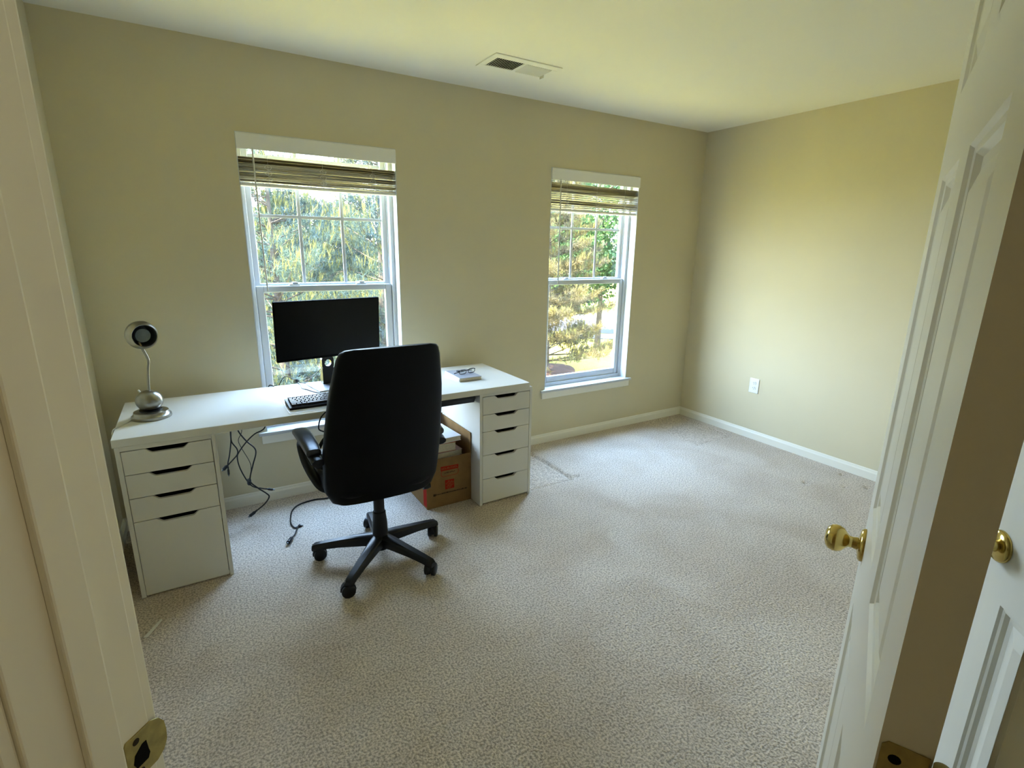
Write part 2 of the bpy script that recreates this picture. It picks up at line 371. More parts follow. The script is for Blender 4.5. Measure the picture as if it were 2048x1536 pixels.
# ------------------------------------------------------------------ windows
def window(name, x0, x1, label):
    z0, z1 = WZ
    w = thing(name, ((x0 + x1) / 2, 0.0, z0), label=label, cat='window', kind='structure')
    # painted return around the opening
    bm = B(); t = 0.004
    box(bm, x0, x0 + t, 0.0, 0.075, z0, z1); box(bm, x1 - t, x1, 0.0, 0.075, z0, z1); box(bm, x0, x1, 0.0, 0.075, z1 - t, z1)
    obj('reveal', bm, M['vinyl'], w, True)
    # vinyl frame
    f = 0.028; bm = B()
    box(bm, x0, x0 + f, 0.07, 0.155, z0, z1, 0.002, 1); box(bm, x1 - f, x1, 0.07, 0.155, z0, z1, 0.002, 1); box(bm, x0 + f, x1 - f, 0.07, 0.155, z1 - f, z1); box(bm, x0 + f, x1 - f, 0.07, 0.155, z0, z0 + 0.03)
    for a, b in ((x0 + f, x0 + f + 0.006), (x1 - f - 0.006, x1 - f)): box(bm, a, b, 0.110, 0.118, z0 + 0.03, z1 - f)
    obj('window_frame', bm, M['vinyl'], w, True)
    zm0, zm1 = 1.236, 1.272                         # meeting rail of the lower sash
    def sash(nm, ya, yb, za, zb, st, top, bot):
        bm = B(); a, b = x0 + f + 0.004, x1 - f - 0.004
        box(bm, a, a + st, ya, yb, za, zb, 0.003, 1); box(bm, b - st, b, ya, yb, za, zb, 0.003, 1); box(bm, a + st, b - st, ya, yb, zb - top, zb, 0.003, 1); box(bm, a + st, b - st, ya, yb, za, za + bot, 0.003, 1)
        s = obj(nm, bm, M['vinyl'], w, True)
        gy = (ya + yb) / 2
        ga, gb, gc, gd = a + st - 0.004, b - st + 0.004, za + bot - 0.004, zb - top + 0.004
        obj('pane', bx(ga, gb, gy - 0.002, gy + 0.002, gc, gd), M['glass'], s, True)
        return s, (a + st, b - st, za + bot, zb - top, gy)
    lo, g = sash('lower_sash', 0.080, 0.108, z0 + 0.03, zm1, 0.040, zm1 - zm0, 0.048)
    up, g = sash('upper_sash', 0.118, 0.146, zm0 + 0.004, z1 - f, 0.030, 0.030, 0.045)
    a, b, za, zb, gy = g
    for k in (1, 2):
        xx = a + (b - a) * k / 3
        obj('muntin', bx(xx - 0.009, xx + 0.009, gy - 0.0032, gy + 0.0032, za, zb, 0.001, 1), M['vinyl'], up, True)
    zz = [1.658, 1.968]
    for z in zz: obj('muntin', bx(a, b, gy - 0.0030, gy + 0.0030, z - 0.009, z + 0.009, 0.001, 1), M['vinyl'], up, True)
    for xx in (x0 + 0.24, x1 - 0.22):                # sash locks and tilt latches on the meeting rail
        bm = B(); box(bm, xx - 0.030, xx + 0.030, 0.088, 0.112, zm1, zm1 + 0.008, 0.002, 1); box(bm, xx - 0.012, xx + 0.022, 0.092, 0.108, zm1 + 0.008, zm1 + 0.020, 0.003, 1)
        obj('sash_lock', bm, M['vinyl'], lo, True)
    # stool and apron
    bm = B(); box(bm, x0 - 0.045, x1 + 0.045, -0.026, 0.0, z0 - 0.020, z0, 0.004, 2); box(bm, x0 + 0.001, x1 - 0.001, -0.004, 0.078, z0 - 0.018, z0 + 0.0005)
    obj('window_sill', bm, M['vinyl'], w, True)
    obj('apron', bx(x0 - 0.030, x1 + 0.030, -0.015, 0.0, z0 - 0.072, z0 - 0.020, 0.003, 1), M['trim'], w, True)
    return w
window('window_1', *W1, 'white double hung window behind the monitor with gridded upper sash')
window('window_2', *W2, 'white double hung window right of the desk with clear lower sash')

# ------------------------------------------------------------------ raised blinds
def blind(x0, x1, ztop, zbot, n, label, loose):
    xc = (x0 + x1) / 2; hw = (x1 - x0) / 2 - 0.006
    b = thing('window_blind', (xc, 0.03, WZ[1]), label=label, cat='blind', group='raised window blinds')
    bm = B(); prism(bm, [(-0.012, 1.980), (-0.012, 2.052), (-0.006, 2.058), (0.0, 2.058), (0.0, 1.980)], xc - hw - 0.003, xc + hw + 0.003, axis='x')
    obj('valance', bm, M['valance'], b, True)
    obj('headrail', bx(xc - hw + 0.004, xc + hw - 0.004, 0.006, 0.058, 2.012, 2.055), M['valance'], b, True)
    def slatmesh():
        bm = B(); c = []
        for i in range(7):
            t = -1 + i / 3; c.append((t * 0.025, 0.0035 * (1 - t * t)))
        pts = c + [(p[0], p[1] + 0.0026) for p in reversed(c)]
        prism(bm, [(p[0], p[1]) for p in pts], -hw, hw, axis='x')
        return bm
    first = None
    rr = random.Random(int(loose * 1000) + 5)
    for i in range(n):
        z = ztop - (ztop - zbot - 0.022) * (i / (n - 1)) if loose < 0.5 else (1.946, 1.931, 1.917, 1.905, 1.896, 1.882, 1.868, 1.854, 1.842, 1.834, 1.827, 1.819, 1.811, 1.798)[i]
        tilt = rr.uniform(-0.03, 0.05) * (1 + loose) + (0.55 - 0.11 * i if loose > 0.5 and i < 5 else 0) + (0.62 if i == 0 and not loose > 0.5 else 0) + (0.35 if i == 1 else 0)
        if first is None:
            s = obj('slat', slatmesh(), M['slat'], b); first = s
        else:
            s = first.copy(); COL.objects.link(s); s.parent = b; MW[s.name] = MW[b.name]
        s.location = (rr.uniform(-0.002, 0.002), rr.uniform(-0.004, 0.004), z - WZ[1])
        s.rotation_euler = (-tilt, rr.uniform(-0.006, 0.006) * (1 + loose), rr.uniform(-0.004, 0.004))
    obj('bottom_rail', bx(xc - hw, xc + hw, 0.006, 0.054, zbot, zbot + 0.017, 0.004, 2), M['valance'], b, True)
    for fx in (0.17, 0.5, 0.83):
        xx = x0 + (x1 - x0) * fx
        bm = B()
        for yy in (0.0015, 0.0585): tube(bm, [(xx, yy, 2.02), (xx, yy, zbot + 0.004)], 0.0011, 5, 0)
        for k in range(3):                                 # slack ladder string bunched at the stack
            z = zbot + 0.03 + k * 0.03
            tube(bm, [(xx - 0.004, 0.0, z + 0.02), (xx - 0.018, -0.010, z + 0.006), (xx + 0.004, -0.014, z - 0.006), (xx + 0.016, -0.006, z + 0.010), (xx + 0.003, 0.0, z + 0.022)], 0.0013, 5, 4)
        obj('ladder_cord', bm, M['cord'], b, True)
    xw = x0 + 0.075
    obj('tilt_wand', tube(B(), [(xw, -0.016, 1.985), (xw + 0.002, -0.018, 1.6), (xw + 0.006, -0.016, 1.25)], 0.0042, 8, 4), M['cord'], b, True, True)
    return b
blind(*W1, 1.926, 1.800, 15, 'blind of flat tan slats bunched under a white valance behind the monitor', 0.0)
blind(*W2, 1.950, 1.770, 14, 'blind of loose separated slats raised on the window right of the desk', 1.0)

# ------------------------------------------------------------------ doors
def door_slab(parent, W, HH, T, m):
    """six panel door, local x from hinge, faces at y=0 and y=-T"""
    st = 0.105; mid = 0.10
    cols = [(st, (W - mid) / 2), ((W + mid) / 2, W - st)]
    rows = [(0.225, 0.808), (1.018, 1.608), (1.735, 1.905)]
    xs_ = [0, cols[0][0], cols[0][1], cols[1][0], cols[1][1], W]
    zs_ = [0] + [v for r in rows for v in r] + [HH]
    bm = B()
    for side in (0, -T):
        grid = [[bm.verts.new((x, side, z)) for x in xs_] for z in zs_]
        for i in range(len(zs_) - 1):
            for j in range(5):
                if i % 2 == 1 and j % 2 == 1: continue
                bm.faces.new((grid[i][j], grid[i][j + 1], grid[i + 1][j + 1], grid[i + 1][j]))
    bmesh.ops.remove_doubles(bm, verts=bm.verts, dist=1e-5)
    for pts in ([(0, 0), (0, HH)], [(W, 0), (W, HH)]):
        (x, za), (_, zb) = pts
        bm.faces.new([bm.verts.new(v) for v in ((x, 0, za), (x, -T, za), (x, -T, zb), (x, 0, zb))])
    for z in (0, HH): bm.faces.new([bm.verts.new(v) for v in ((0, 0, z), (W, 0, z), (W, -T, z), (0, -T, z))])
    bmesh.ops.remove_doubles(bm, verts=bm.verts, dist=1e-5)
    obj('door_leaf', bm, m, parent)
    for side, sg in ((0, -1), (-T, 1)):
        for (xa, xb) in cols:
            for (za, zb) in rows:
                bm = B(); rings = []
                for ins, dp in ((0, 0), (0.004, 0.0045), (0.010, 0.0060), (0.015, 0.0125), (0.026, 0.0130), (0.055, 0.0030)):
                    y = side + sg * dp
                    rings.append([bm.verts.new(v) for v in ((xa + ins, y, za + ins), (xb - ins, y, za + ins), (xb - ins, y, zb - ins), (xa + ins, y, zb - ins))])
                for a, b in zip(rings, rings[1:]):
                    for i in range(4): bm.faces.new((a[i], a[(i + 1) % 4], b[(i + 1) % 4], b[i]))
                bm.faces.new(rings[-1])
                obj('panel', bm, m, parent)
def knob(parent, x, z, side, out):
    T = Matrix.Translation((x, side, z)) @ Matrix.Rotation(-out * math.pi / 2, 4, 'X')
    k = obj('door_knob', lathe(B(), [(0.0, 0.009), (0.0125, 0.009), (0.0125, 0.014), (0.011, 0.020), (0.0115, 0.026), (0.016, 0.031), (0.0235, 0.037), (0.027, 0.045), (0.0275, 0.052), (0.025, 0.060), (0.019, 0.066), (0.010, 0.069), (0.0, 0.0695)], 36, T, False), M['brass'], parent, smooth=True)
    obj('rosette', lathe(B(), [(0.0335, 0.0), (0.0335, 0.004), (0.030, 0.008), (0.020, 0.010), (0.014, 0.012), (0.0, 0.012)], 36, T, True), M['brass'], k, smooth=True)
    return k
def hinge(parent, z):
    h = obj('hinge', prism(B(), [(-0.033, z - 0.0445), (-0.006, z - 0.0445), (-0.002, z - 0.040), (-0.002, z + 0.040), (-0.006, z + 0.0445), (-0.033, z + 0.0445)], -0.0012, 0.002, axis='x'), M['brass_dull'], parent)
    obj('knuckle', lathe(B(), [(0.0, -0.048), (0.0062, -0.046), (0.0062, 0.046), (0.0, 0.048)], 16, Matrix.Translation((-0.007, -0.040, z)), False), M['brass_dull'], h, smooth=True)
    bm = B(); box(bm, -0.003, -0.0010, -0.040, -0.032, z - 0.0445, z + 0.0445)
    a = Vector((-0.007, -0.040)); bdir = Vector((-0.55, -0.83))
    obj('jamb_leaf', tube(B(), [(a.x, a.y, z), (a.x + bdir.x * 0.034, a.y + bdir.y * 0.034, z)], 0.0445, 4, 0, sx=0.03), M['brass_dull'], h)
    for dz, dy in ((0.030, -0.012), (0.0, -0.024), (-0.030, -0.012)):
        obj('screw', lathe(B(), [(0.0, 0.0006), (0.0040, 0.0006), (0.0046, 0.0)], 14, Matrix.Translation((-0.0012, dy, z + dz)) @ Matrix.Rotation(-math.pi / 2, 4, 'Y'), True), M['dark'], h)
    bm.free()
d1 = thing('door_1', (-3.404, -3.080, 0.012), math.radians(24.0), 'white six panel entry door swung open into the room', 'door', kind='structure')
door_slab(d1, 0.79, 2.02, 0.035, M['door'])
knob(d1, 0.79 - 0.065, 0.918, 0.0, 1); knob(d1, 0.79 - 0.065, 0.918, -0.035, -1)
obj('latch_plate', bx(0.789, 0.7912, -0.030, -0.005, 0.89, 0.947), M['brass'], d1)
for z in (0.23, 1.06, 1.83): hinge(d1, z)
d2 = thing('door_2', (KP.x - 0.695 * S2, KP.y - 0.695 * S2, 0.012), math.radians(45), 'white six panel closet door seen through the gap beside the open door', 'door', kind='structure')
door_slab(d2, 0.76, 2.02, 0.035, M['door'])
knob(d2, 0.695, 0.918, 0.0, 1)

def frame_trim(name, pieces, T, label, m=None):
    bm = B()
    for p in pieces: box(bm, *p, bevel=0.0025, seg=2, T=T)
    return struct(obj(name, bm, m or M['trim'], smooth=False), label, 'door frame')
frame_trim('trim_1', [(-0.018, 0, -0.116, 0, -0.02, DH), (0, 0.011, -0.072, -0.039, -0.02, DH - 0.011)], ENT, 'painted strike side door jamb with stop at the left edge')
frame_trim('trim_2', [(DW, DW + 0.018, -0.116, 0, -0.02, DH), (DW - 0.011, DW, -0.072, -0.039, -0.02, DH - 0.011)], ENT, 'painted hinge side door jamb at the lower right corner')
frame_trim('trim_3', [(-0.018, DW + 0.018, -0.116, 0, DH, DH + 0.018), (0, DW, -0.072, -0.039, DH - 0.011, DH)], ENT, 'painted head jamb over the entry doorway')
cw = 0.057
frame_trim('trim_4', [(-0.005 - cw, -0.005, 0, 0.013, -0.02, DH + 0.005 + cw), (-0.005 - cw, -0.020, 0.010, 0.017, -0.02, DH + 0.005 + cw), (DW + 0.005, DW + 0.005 + cw, 0, 0.013, -0.02, DH + 0.005 + cw), (-0.005, DW + 0.005, 0, 0.013, DH + 0.005, DH + 0.005 + cw)], ENT, 'painted casing on the room side of the entry doorway')
frame_trim('trim_5', [(-0.005 - cw, -0.005, -0.130, -0.116, -0.02, DH + 0.005 + cw), (DW + 0.005, DW + 0.005 + cw, -0.130, -0.116, -0.02, DH + 0.005 + cw), (-0.005, DW + 0.005, -0.130, -0.116, DH + 0.005, DH + 0.005 + cw)], ENT, 'painted casing on the hallway side of the entry doorway')
frame_trim('trim_6', [(-0.07, -0.004, -0.006, 0.010, -0.01, DH + 0.06), (0.764, 0.83, -0.006, 0.010, -0.01, DH + 0.06), (-0.004, 0.764, -0.006, 0.010, DH, DH + 0.06)], CLO, 'painted casing around the closet door')

# strike plate on the left jamb
sp_ = thing('strike_plate', ENT @ Vector((0, -0.01, 0.93)), 0, 'worn brass strike plate with dark latch hole on the left jamb', 'strike plate')
bm = B()
pts = [(-0.033, 0.905), (-0.033, 0.955), (-0.031, 0.959), (0.000, 0.959), (0.010, 0.953), (0.0155, 0.943), (0.0165, 0.930), (0.0155, 0.917), (0.010, 0.907), (0.000, 0.901), (-0.031, 0.901)]
prism(bm, pts, 0.0, 0.0016, axis='x', T=ENT)
obj('plate', bm, M['brass_dull'], sp_, True)
bm = B(); prism(bm, [(-0.024, 0.916), (-0.027, 0.924), (-0.024, 0.934), (-0.014, 0.941), (-0.009, 0.941), (-0.008, 0.928), (-0.007, 0.922), (-0.010, 0.916)], 0.0006, 0.0021, axis='x', T=ENT)
obj('latch_hole', bm, M['dark'], sp_, True)
for z in (0.950, 0.908):
    obj('screw', lathe(B(), [(0.0, 0.001), (0.0032, 0.0008), (0.0042, 0.0)], 14, ENT @ Matrix.Translation((0.0016, -0.020, z)) @ Matrix.Rotation(math.pi / 2, 4, 'Y'), True), M['bark'], sp_, True)

# ------------------------------------------------------------------ ceiling register and outlet
v = thing('ceiling_vent', (-2.168, -0.495, H), 0, 'white two way air vent with dark and pale louvres on the ceiling', 'vent')
vx0, vx1, vy0, vy1 = -2.380, -1.960, -0.610, -0.380
bm = B()
lx = [(-2.343, -2.176), (-2.160, -1.997)]; ly = (-0.560, -0.428)
box(bm, vx0, vx1, vy0, ly[0], H - 0.006, H, 0.002, 1); box(bm, vx0, vx1, ly[1], vy1, H - 0.006, H, 0.002, 1)
for a, b in ((vx0, lx[0][0]), (lx[0][1], lx[1][0]), (lx[1][1], vx1)): box(bm, a, b, ly[0], ly[1], H - 0.006, H, 0.001, 1)
obj('face_plate', bm, M['ceiling'], v, True)
bm = B(); box(bm, lx[0][0] - 0.004, lx[1][1] + 0.004, ly[0] - 0.004, ly[1] + 0.004, H - 0.0010, H - 0.0002)
obj('duct_opening', bm, M['dark'], v, True)
for k, (a, b) in enumerate(lx):
    bm = B(); n = 13
    for i in range(n):
        x = a + (b - a) * (i + 0.5) / n
        T = Matrix.Translation((x, 0, H - 0.0065)) @ Matrix.Rotation(math.radians(-31 if k == 0 else 48), 4, 'Y')
        box(bm, -0.0055, 0.0055, ly[0], ly[1], -0.0005, 0.0005, T=T)
    tag(obj('louvres', bm, M['ceiling'], v, True), kind='stuff')
obj('damper_lever', bx(-1.992, -1.986, -0.47, -0.43, H - 0.022, H - 0.004, 0.001, 1), M['ceiling'], v, True)

ou = thing('power_outlet', (0, -0.730, 0.445), 0, 'white duplex power outlet low on the right wall', 'outlet')
obj('cover_plate', bx(-0.006, 0, -0.772, -0.688, 0.385, 0.506, 0.004, 2), M['plate'], ou, True)
for z in (0.467, 0.424):
    r = obj('receptacle', prism(B(), [(-0.730 + p[0], z + p[1]) for p in supere(0.017, 0.0145, 3, 20)], -0.0085, -0.005, axis='x'), M['plate'], ou, True)
    for dy, hh in ((-0.007, 0.0045), (0.006, 0.0035)): obj('slot', bx(-0.0091, -0.0080, -0.730 + dy - 0.0011, -0.730 + dy + 0.0011, z + 0.001, z + 0.001 + 2 * hh), M['dark'], r, True)
    obj('ground_hole', lathe(B(), [(0.0, 0.0006), (0.0024, 0.0006), (0.0024, 0.0)], 12, Matrix.Translation((-0.0085, -0.7305, z - 0.0065)) @ Matrix.Rotation(-math.pi / 2, 4, 'Y'), True), M['dark'], r, True)

# ------------------------------------------------------------------ desk: top and two drawer units
DX, DY = -4.197, -0.721
tag(obj('tabletop', bx(DX, DX + 2.0, DY, DY + 0.602, 0.700, 0.734, 0.0015, 1), M['laminate']), 'long white laminate desk top resting on two drawer units', 'tabletop')
def drawer_unit(x0, yf, wdt, dep, zs_, label):
    u = thing('drawer_unit', (x0 + wdt / 2, yf, 0), 0, label, 'drawer unit', 'white drawer units under the desk')
    t = 0.017; bm = B()
    box(bm, x0, x0 + t, yf, yf + dep, 0, 0.6995, 0.0008, 1); box(bm, x0 + wdt - t, x0 + wdt, yf, yf + dep, 0, 0.6995, 0.0008, 1)
    box(bm, x0 + t, x0 + wdt - t, yf, yf + dep, zs_[0] + 0.002, 0.699); box(bm, x0 + t, x0 + wdt - t, yf + 0.01, yf + dep, 0.006, 0.022); box(bm, x0 + t, x0 + wdt - t, yf + dep - 0.008, yf + dep, 0.02, 0.69)
    obj('carcass', bm, M['laminate'], u, True)
    xa, xb = x0 + t + 0.0024, x0 + wdt - t - 0.0024; xc = (xa + xb) / 2
    for i in range(len(zs_) - 1):
        zt, zb = zs_[i] - 0.0016, zs_[i + 1] + 0.0016
        cut = []
        for k in range(9):                              # the scooped finger pull in the top edge
            s = k / 8; cut.append((xc + 0.083 - 0.030 * s, zt - 0.019 * (s * s * (3 - 2 * s))))
        left = [(2 * xc - p[0], p[1]) for p in reversed(cut)]
        pts = [(xa, zb), (xb, zb), (xb, zt)] + cut + left + [(xa, zt)]
        bm = B(); prism(bm, pts, yf + 0.0005, yf + 0.0165, axis='y')
        d = obj('drawer', bm, M['laminate'], u, True)
        bm = B(); y0, y1 = yf + 0.017, yf + dep - 0.04; zbox = zb + (zt - zb) * 0.55
        box(bm, xa + 0.014, xa + 0.024, y0, y1, zb + 0.012, zbox); box(bm, xb - 0.024, xb - 0.014, y0, y1, zb + 0.012, zbox); box(bm, xa + 0.024, xb - 0.024, y0, y1, zb + 0.012, zb + 0.018); box(bm, xa + 0.024, xb - 0.024, y1 - 0.01, y1, zb + 0.018, zbox)
        obj('drawer_box', bm, M['black_plastic'], d, True)
    return u
drawer_unit(-4.191, -0.717, 0.357, 0.58, (0.678, 0.573, 0.467, 0.360, 0.006), 'white drawer unit at the left with three shallow drawers over one deep drawer')
drawer_unit(-2.520, -0.697, 0.357, 0.58, (0.677, 0.568, 0.464, 0.318, 0.167, 0.012), 'white five drawer unit under the right end of the desk')
tr = thing('cable_tray', (-2.78, -0.53, 0.64), 0, 'black cable tray fixed beneath the right part of the desk top', 'cable tray')
bm = B(); prism(bm, [(-0.662, 0.6995), (-0.662, 0.668), (-0.645, 0.640), (-0.42, 0.640), (-0.40, 0.660), (-0.40, 0.6995), (-0.406, 0.6995), (-0.406, 0.663), (-0.424, 0.646), (-0.643, 0.646), (-0.656, 0.670), (-0.656, 0.6995)], -3.02, -2.535, axis='x')
obj('tray', bm, M['black_plastic'], tr, True)
for x in (-3.024, -2.535): obj('end_plate', prism(B(), [(-0.662, 0.6995), (-0.662, 0.668), (-0.645, 0.640), (-0.42, 0.640), (-0.40, 0.660), (-0.40, 0.6995)], x, x + 0.004, axis='x'), M['black_plastic'], tr, True)

# ------------------------------------------------------------------ desk lamp
L0 = Vector((-4.070, -0.445, 0.734))
la = thing('desk_lamp', L0, 0, 'brushed steel desk lamp with ball base and round head', 'lamp')
obj('base', lathe(B(), [(0.0, 0.0), (0.0765, 0.0), (0.078, 0.004), (0.077, 0.014), (0.071, 0.018), (0.068, 0.024), (0.067, 0.031), (0.060, 0.034), (0.0, 0.034)], 48), M['steel'], la, smooth=True)
obj('gasket', lathe(B(), [(0.038, 0.033), (0.044, 0.034), (0.044, 0.038), (0.038, 0.040)], 40), M['black_plastic'], la, smooth=True)
ball = [(0.0, 0.0395)] + [(0.0535 * math.cos(a), 0.0795 + 0.0485 * math.sin(a)) for a in [math.radians(-52 + 8 * i) for i in range(18)]] + [(0.0, 0.1285)]
obj('ball', lathe(B(), ball, 48, None, False), M['steel'], la, smooth=True)
obj('stem', tube(B(), [(0.004, 0.0, 0.120), (0.008, 0, 0.17), (0.014, 0, 0.225), (0.020, 0.0, 0.255), (0.018, 0.002, 0.275), (0.004, 0.006, 0.320), (-0.004, 0.010, 0.345)], 0.0058, 14, 8), M['steel'], la, smooth=True)
obj('switch', lathe(B(), [(0.0, 0.0), (0.004, 0.0), (0.0035, 0.012), (0.0, 0.014)], 12, Matrix.Translation((-0.030, 0.02, 0.116)) @ Matrix.Rotation(-0.5, 4, 'Y'), False), M['plate'], la, smooth=True)
ax = Vector((0.42, -1.10, 0.00)).normalized()
HT = Matrix.Translation((0.010, 0.012, 0.374)) @ ax.to_track_quat('Z', 'Y').to_matrix().to_4x4()
R0 = 0.062
prof = [(R0 * 0.755, 0.0375), (R0 * 0.79, 0.0385)] + [(R0 * math.cos(a), R0 * math.sin(a)) for a in [math.radians(38 - 10 * i) for i in range(13)]] + [(0.0, -R0)]
inner = [(R0 * 0.755, 0.0375), (R0 * 0.76, 0.018), (R0 * 0.74, -0.002), (R0 * 0.60, -0.026), (0.0, -0.034)]
sh = obj('lamp_head', lathe(B(), prof, 48, HT, False), M['steel'], la, smooth=True)
obj('inner_liner', lathe(B(), inner, 48, HT, False), M['lampgrey'], sh, smooth=True)
obj('bulb', lathe(B(), [(0.030, -0.026), (0.031, 0.014), (0.029, 0.018), (0.018, 0.016), (0.0, 0.014)], 32, HT, False), M['lampglass'], sh, smooth=True)
tag(obj('lamp_cord', tube(B(), [(-4.120, -0.42, 0.7375), (-4.16, -0.50, 0.737), (-4.192, -0.56, 0.7375), (-4.203, -0.585, 0.730), (-4.206, -0.59, 0.69), (-4.215, -0.52, 0.5), (-4.23, -0.4, 0.3), (-4.22, -0.25, 0.05), (-4.20, -0.2, 0.004)], 0.0022, 6, 6), M['cord'], smooth=True), 'thin pale lamp cord running over the left desk edge', 'cord')

# ------------------------------------------------------------------ monitor
MO = Vector((-3.240, -0.205, 0.734))
mo = thing('monitor', MO, math.radians(9.5), 'black flat monitor on a stand in front of the left window', 'monitor')
Tt = Matrix.Translation((0.012, -0.052, 0.325)) @ Matrix.Rotation(math.radians(4), 4, 'X')
hw, hh = 0.292, 0.160
M['housing'] = mat('matte_black_housing', (0.003, 0.003, 0.0035), 0.75, spec=0.06)
sc = obj('housing', box(B(), -hw, hw, -0.006, 0.014, -hh, hh, 0.003, 2, T=Tt), M['housing'], mo)
obj('screen', box(B(), -hw + 0.006, hw - 0.006, -0.0072, -0.0055, -hh + 0.014, hh - 0.006, T=Tt), M['screen'], sc)
obj('rear_cover', box(B(), -0.16, 0.16, 0.013, 0.036, -0.10, 0.09, 0.010, 2, T=Tt), M['black_plastic'], sc)
def column():
    bm = B(); w0, w1 = 0.037, 0.034; hz = 0.126; hr = 0.0195
    # flat post with a round cable hole: rings of the hole stitched to the outline
    n = 24; hole = [(hr * math.cos(2 * math.pi * i / n), hz + hr * math.sin(2 * math.pi * i / n)) for i in range(n)]
    def outline(a):
        c, s = math.cos(a), math.sin(a); bw = w1; bh = 0.030
        k = min(bw / abs(c) if abs(c) > 1e-6 else 9, bh / abs(s) if abs(s) > 1e-6 else 9)
        return (c * k, hz + s * k)
    out = [outline(2 * math.pi * i / n) for i in range(n)]
    for y0, y1 in ((-0.014, 0.014),):
        rows = [[bm.verts.new((p[0], y, p[1])) for p in ring] for y, ring in ((y0, hole), (y0, out), (y1, out), (y1, hole))]
        for a, b in zip(rows, rows[1:] + rows[:1]):
            for i in range(n): bm.faces.new((a[i], a[(i + 1) % n], b[(i + 1) % n], b[i]))
    loft(bm, [[(sx * w0, -0.020, 0.005), (w0, -0.020, 0.005), (w0, 0.020, 0.005), (sx * w0, 0.020, 0.005)] if False else [(-w0, -0.020, 0.005), (w0, -0.020, 0.005), (w0, 0.020, 0.005), (-w0, 0.020, 0.005)] for sx in (1,)] + [[(-w1, -0.014, hz - 0.030), (w1, -0.014, hz - 0.030), (w1, 0.014, hz - 0.030), (-w1, 0.014, hz - 0.030)]])
    box(bm, -w1, w1, -0.012, 0.014, hz + 0.030, 0.36, 0.003, 1)
    box(bm, -0.04, 0.04, -0.030, 0.0, 0.29, 0.36, 0.004, 1)
    return bm
obj('stand_column', column(), M['black_plastic'], mo)
obj('stand_base', box(B(), -0.110, 0.110, -0.155, 0.050, 0.0, 0.0085, 0.002, 2), M['aluminium'], mo)

# ------------------------------------------------------------------ keyboard, mat, glasses, book
KB = Vector((-3.516, -0.499, 0.734))
kb = thing('keyboard', KB, math.radians(0.8), 'black keyboard with worn grey keys on the desk below the monitor', 'keyboard')
def kz(y): return 0.018 + 0.010 * (y + 0.142) / 0.142
bm = B(); prism(bm, [(-0.142, 0.0), (-0.144, 0.008), (-0.142, 0.013), (-0.002, 0.024), (0.0, 0.020), (0.0, 0.0)], 0.0, 0.440, axis='x')
obj('keyboard_body', bm, M['black_plastic'], kb)
M['key'] = mat('worn_keycap', (0.035, 0.035, 0.042), 0.33, spec=0.6)
bm = B(); tl = math.atan2(0.011, 0.140)
rows_ = [(-0.014, 0.012, 13), (-0.036, 0.0165, 15), (-0.0555, 0.0165, 14), (-0.075, 0.0165, 13), (-0.0945, 0.0165, 12), (-0.115, 0.0165, 8)]
for yc, dp, n in rows_:
    span = 0.285; x = 0.012; u = span / 15
    for i in range(n):
        wd = u if n > 8 else (u * 1.25 if i not in (3,) else u * 6.0)
        if n == 14 and i == 0: wd = u * 1.5
        if n == 13 and yc < -0.05 and i in (0, 12): wd = u * 1.8
        if n == 12 and i in (0, 11): wd = u * 2.4
        if x + wd > 0.30: break
        T = Matrix.Translation((x + wd / 2, yc, 0.0135 + (yc + 0.142) * 0.0786 + 0.004)) @ Matrix.Rotation(tl, 4, 'X')
        box(bm, -wd / 2 + 0.0014, wd / 2 - 0.0014, -dp / 2, dp / 2, -0.004, 0.005, 0.0015, 1, T=T); x += wd
    for gx, m_ in ((0.312, 3), (0.372, 4)):
        if m_ == 3 and yc in (-0.0555 - 0.0195 * 0, ) and False: continue
        for i in range(m_):
            T = Matrix.Translation((gx + i * 0.0185, yc, 0.0135 + (yc + 0.142) * 0.0786 + 0.004)) @ Matrix.Rotation(tl, 4, 'X')
            box(bm, -0.0078, 0.0078, -dp / 2, dp / 2, -0.004, 0.005, 0.0015, 1, T=T)
tag(obj('keys', bm, M['key'], kb), kind='stuff')
M['mat'] = mat('clear_desk_mat', (0.66, 0.66, 0.65), 0.25, spec=0.25)
tag(obj('desk_mat', bx(-3.525, -2.83, -0.690, -0.272, 0.7342, 0.7354), M['mat']), 'thin glossy pale mat under the keyboard', 'desk mat')

bk = thing('book', (-2.487, -0.415, 0.734), math.radians(-1.5), 'grey hardback book lying on the right end of the desk', 'book')
bm = B(); box(bm, -0.068, 0.070, -0.106, 0.106, 0.003, 0.020)
obj('pages', bm, M['cream'], bk)
bm = B(); box(bm, -0.0715, 0.0725, -0.1085, 0.1085, 0.0198, 0.0225, 0.0008, 1); box(bm, -0.0715, 0.0725, -0.1085, 0.1085, 0.0, 0.0028, 0.0008, 1)
obj('cover', bm, M['bookgrey'], bk)
bm = B(); prism(bm, [(-0.0715, 0.0), (-0.0755, 0.005), (-0.0765, 0.011), (-0.0755, 0.018), (-0.0715, 0.0225), (-0.068, 0.0225), (-0.068, 0.0)], -0.1085, 0.1085, axis='y')
obj('spine', bm, M['spine'], bk)

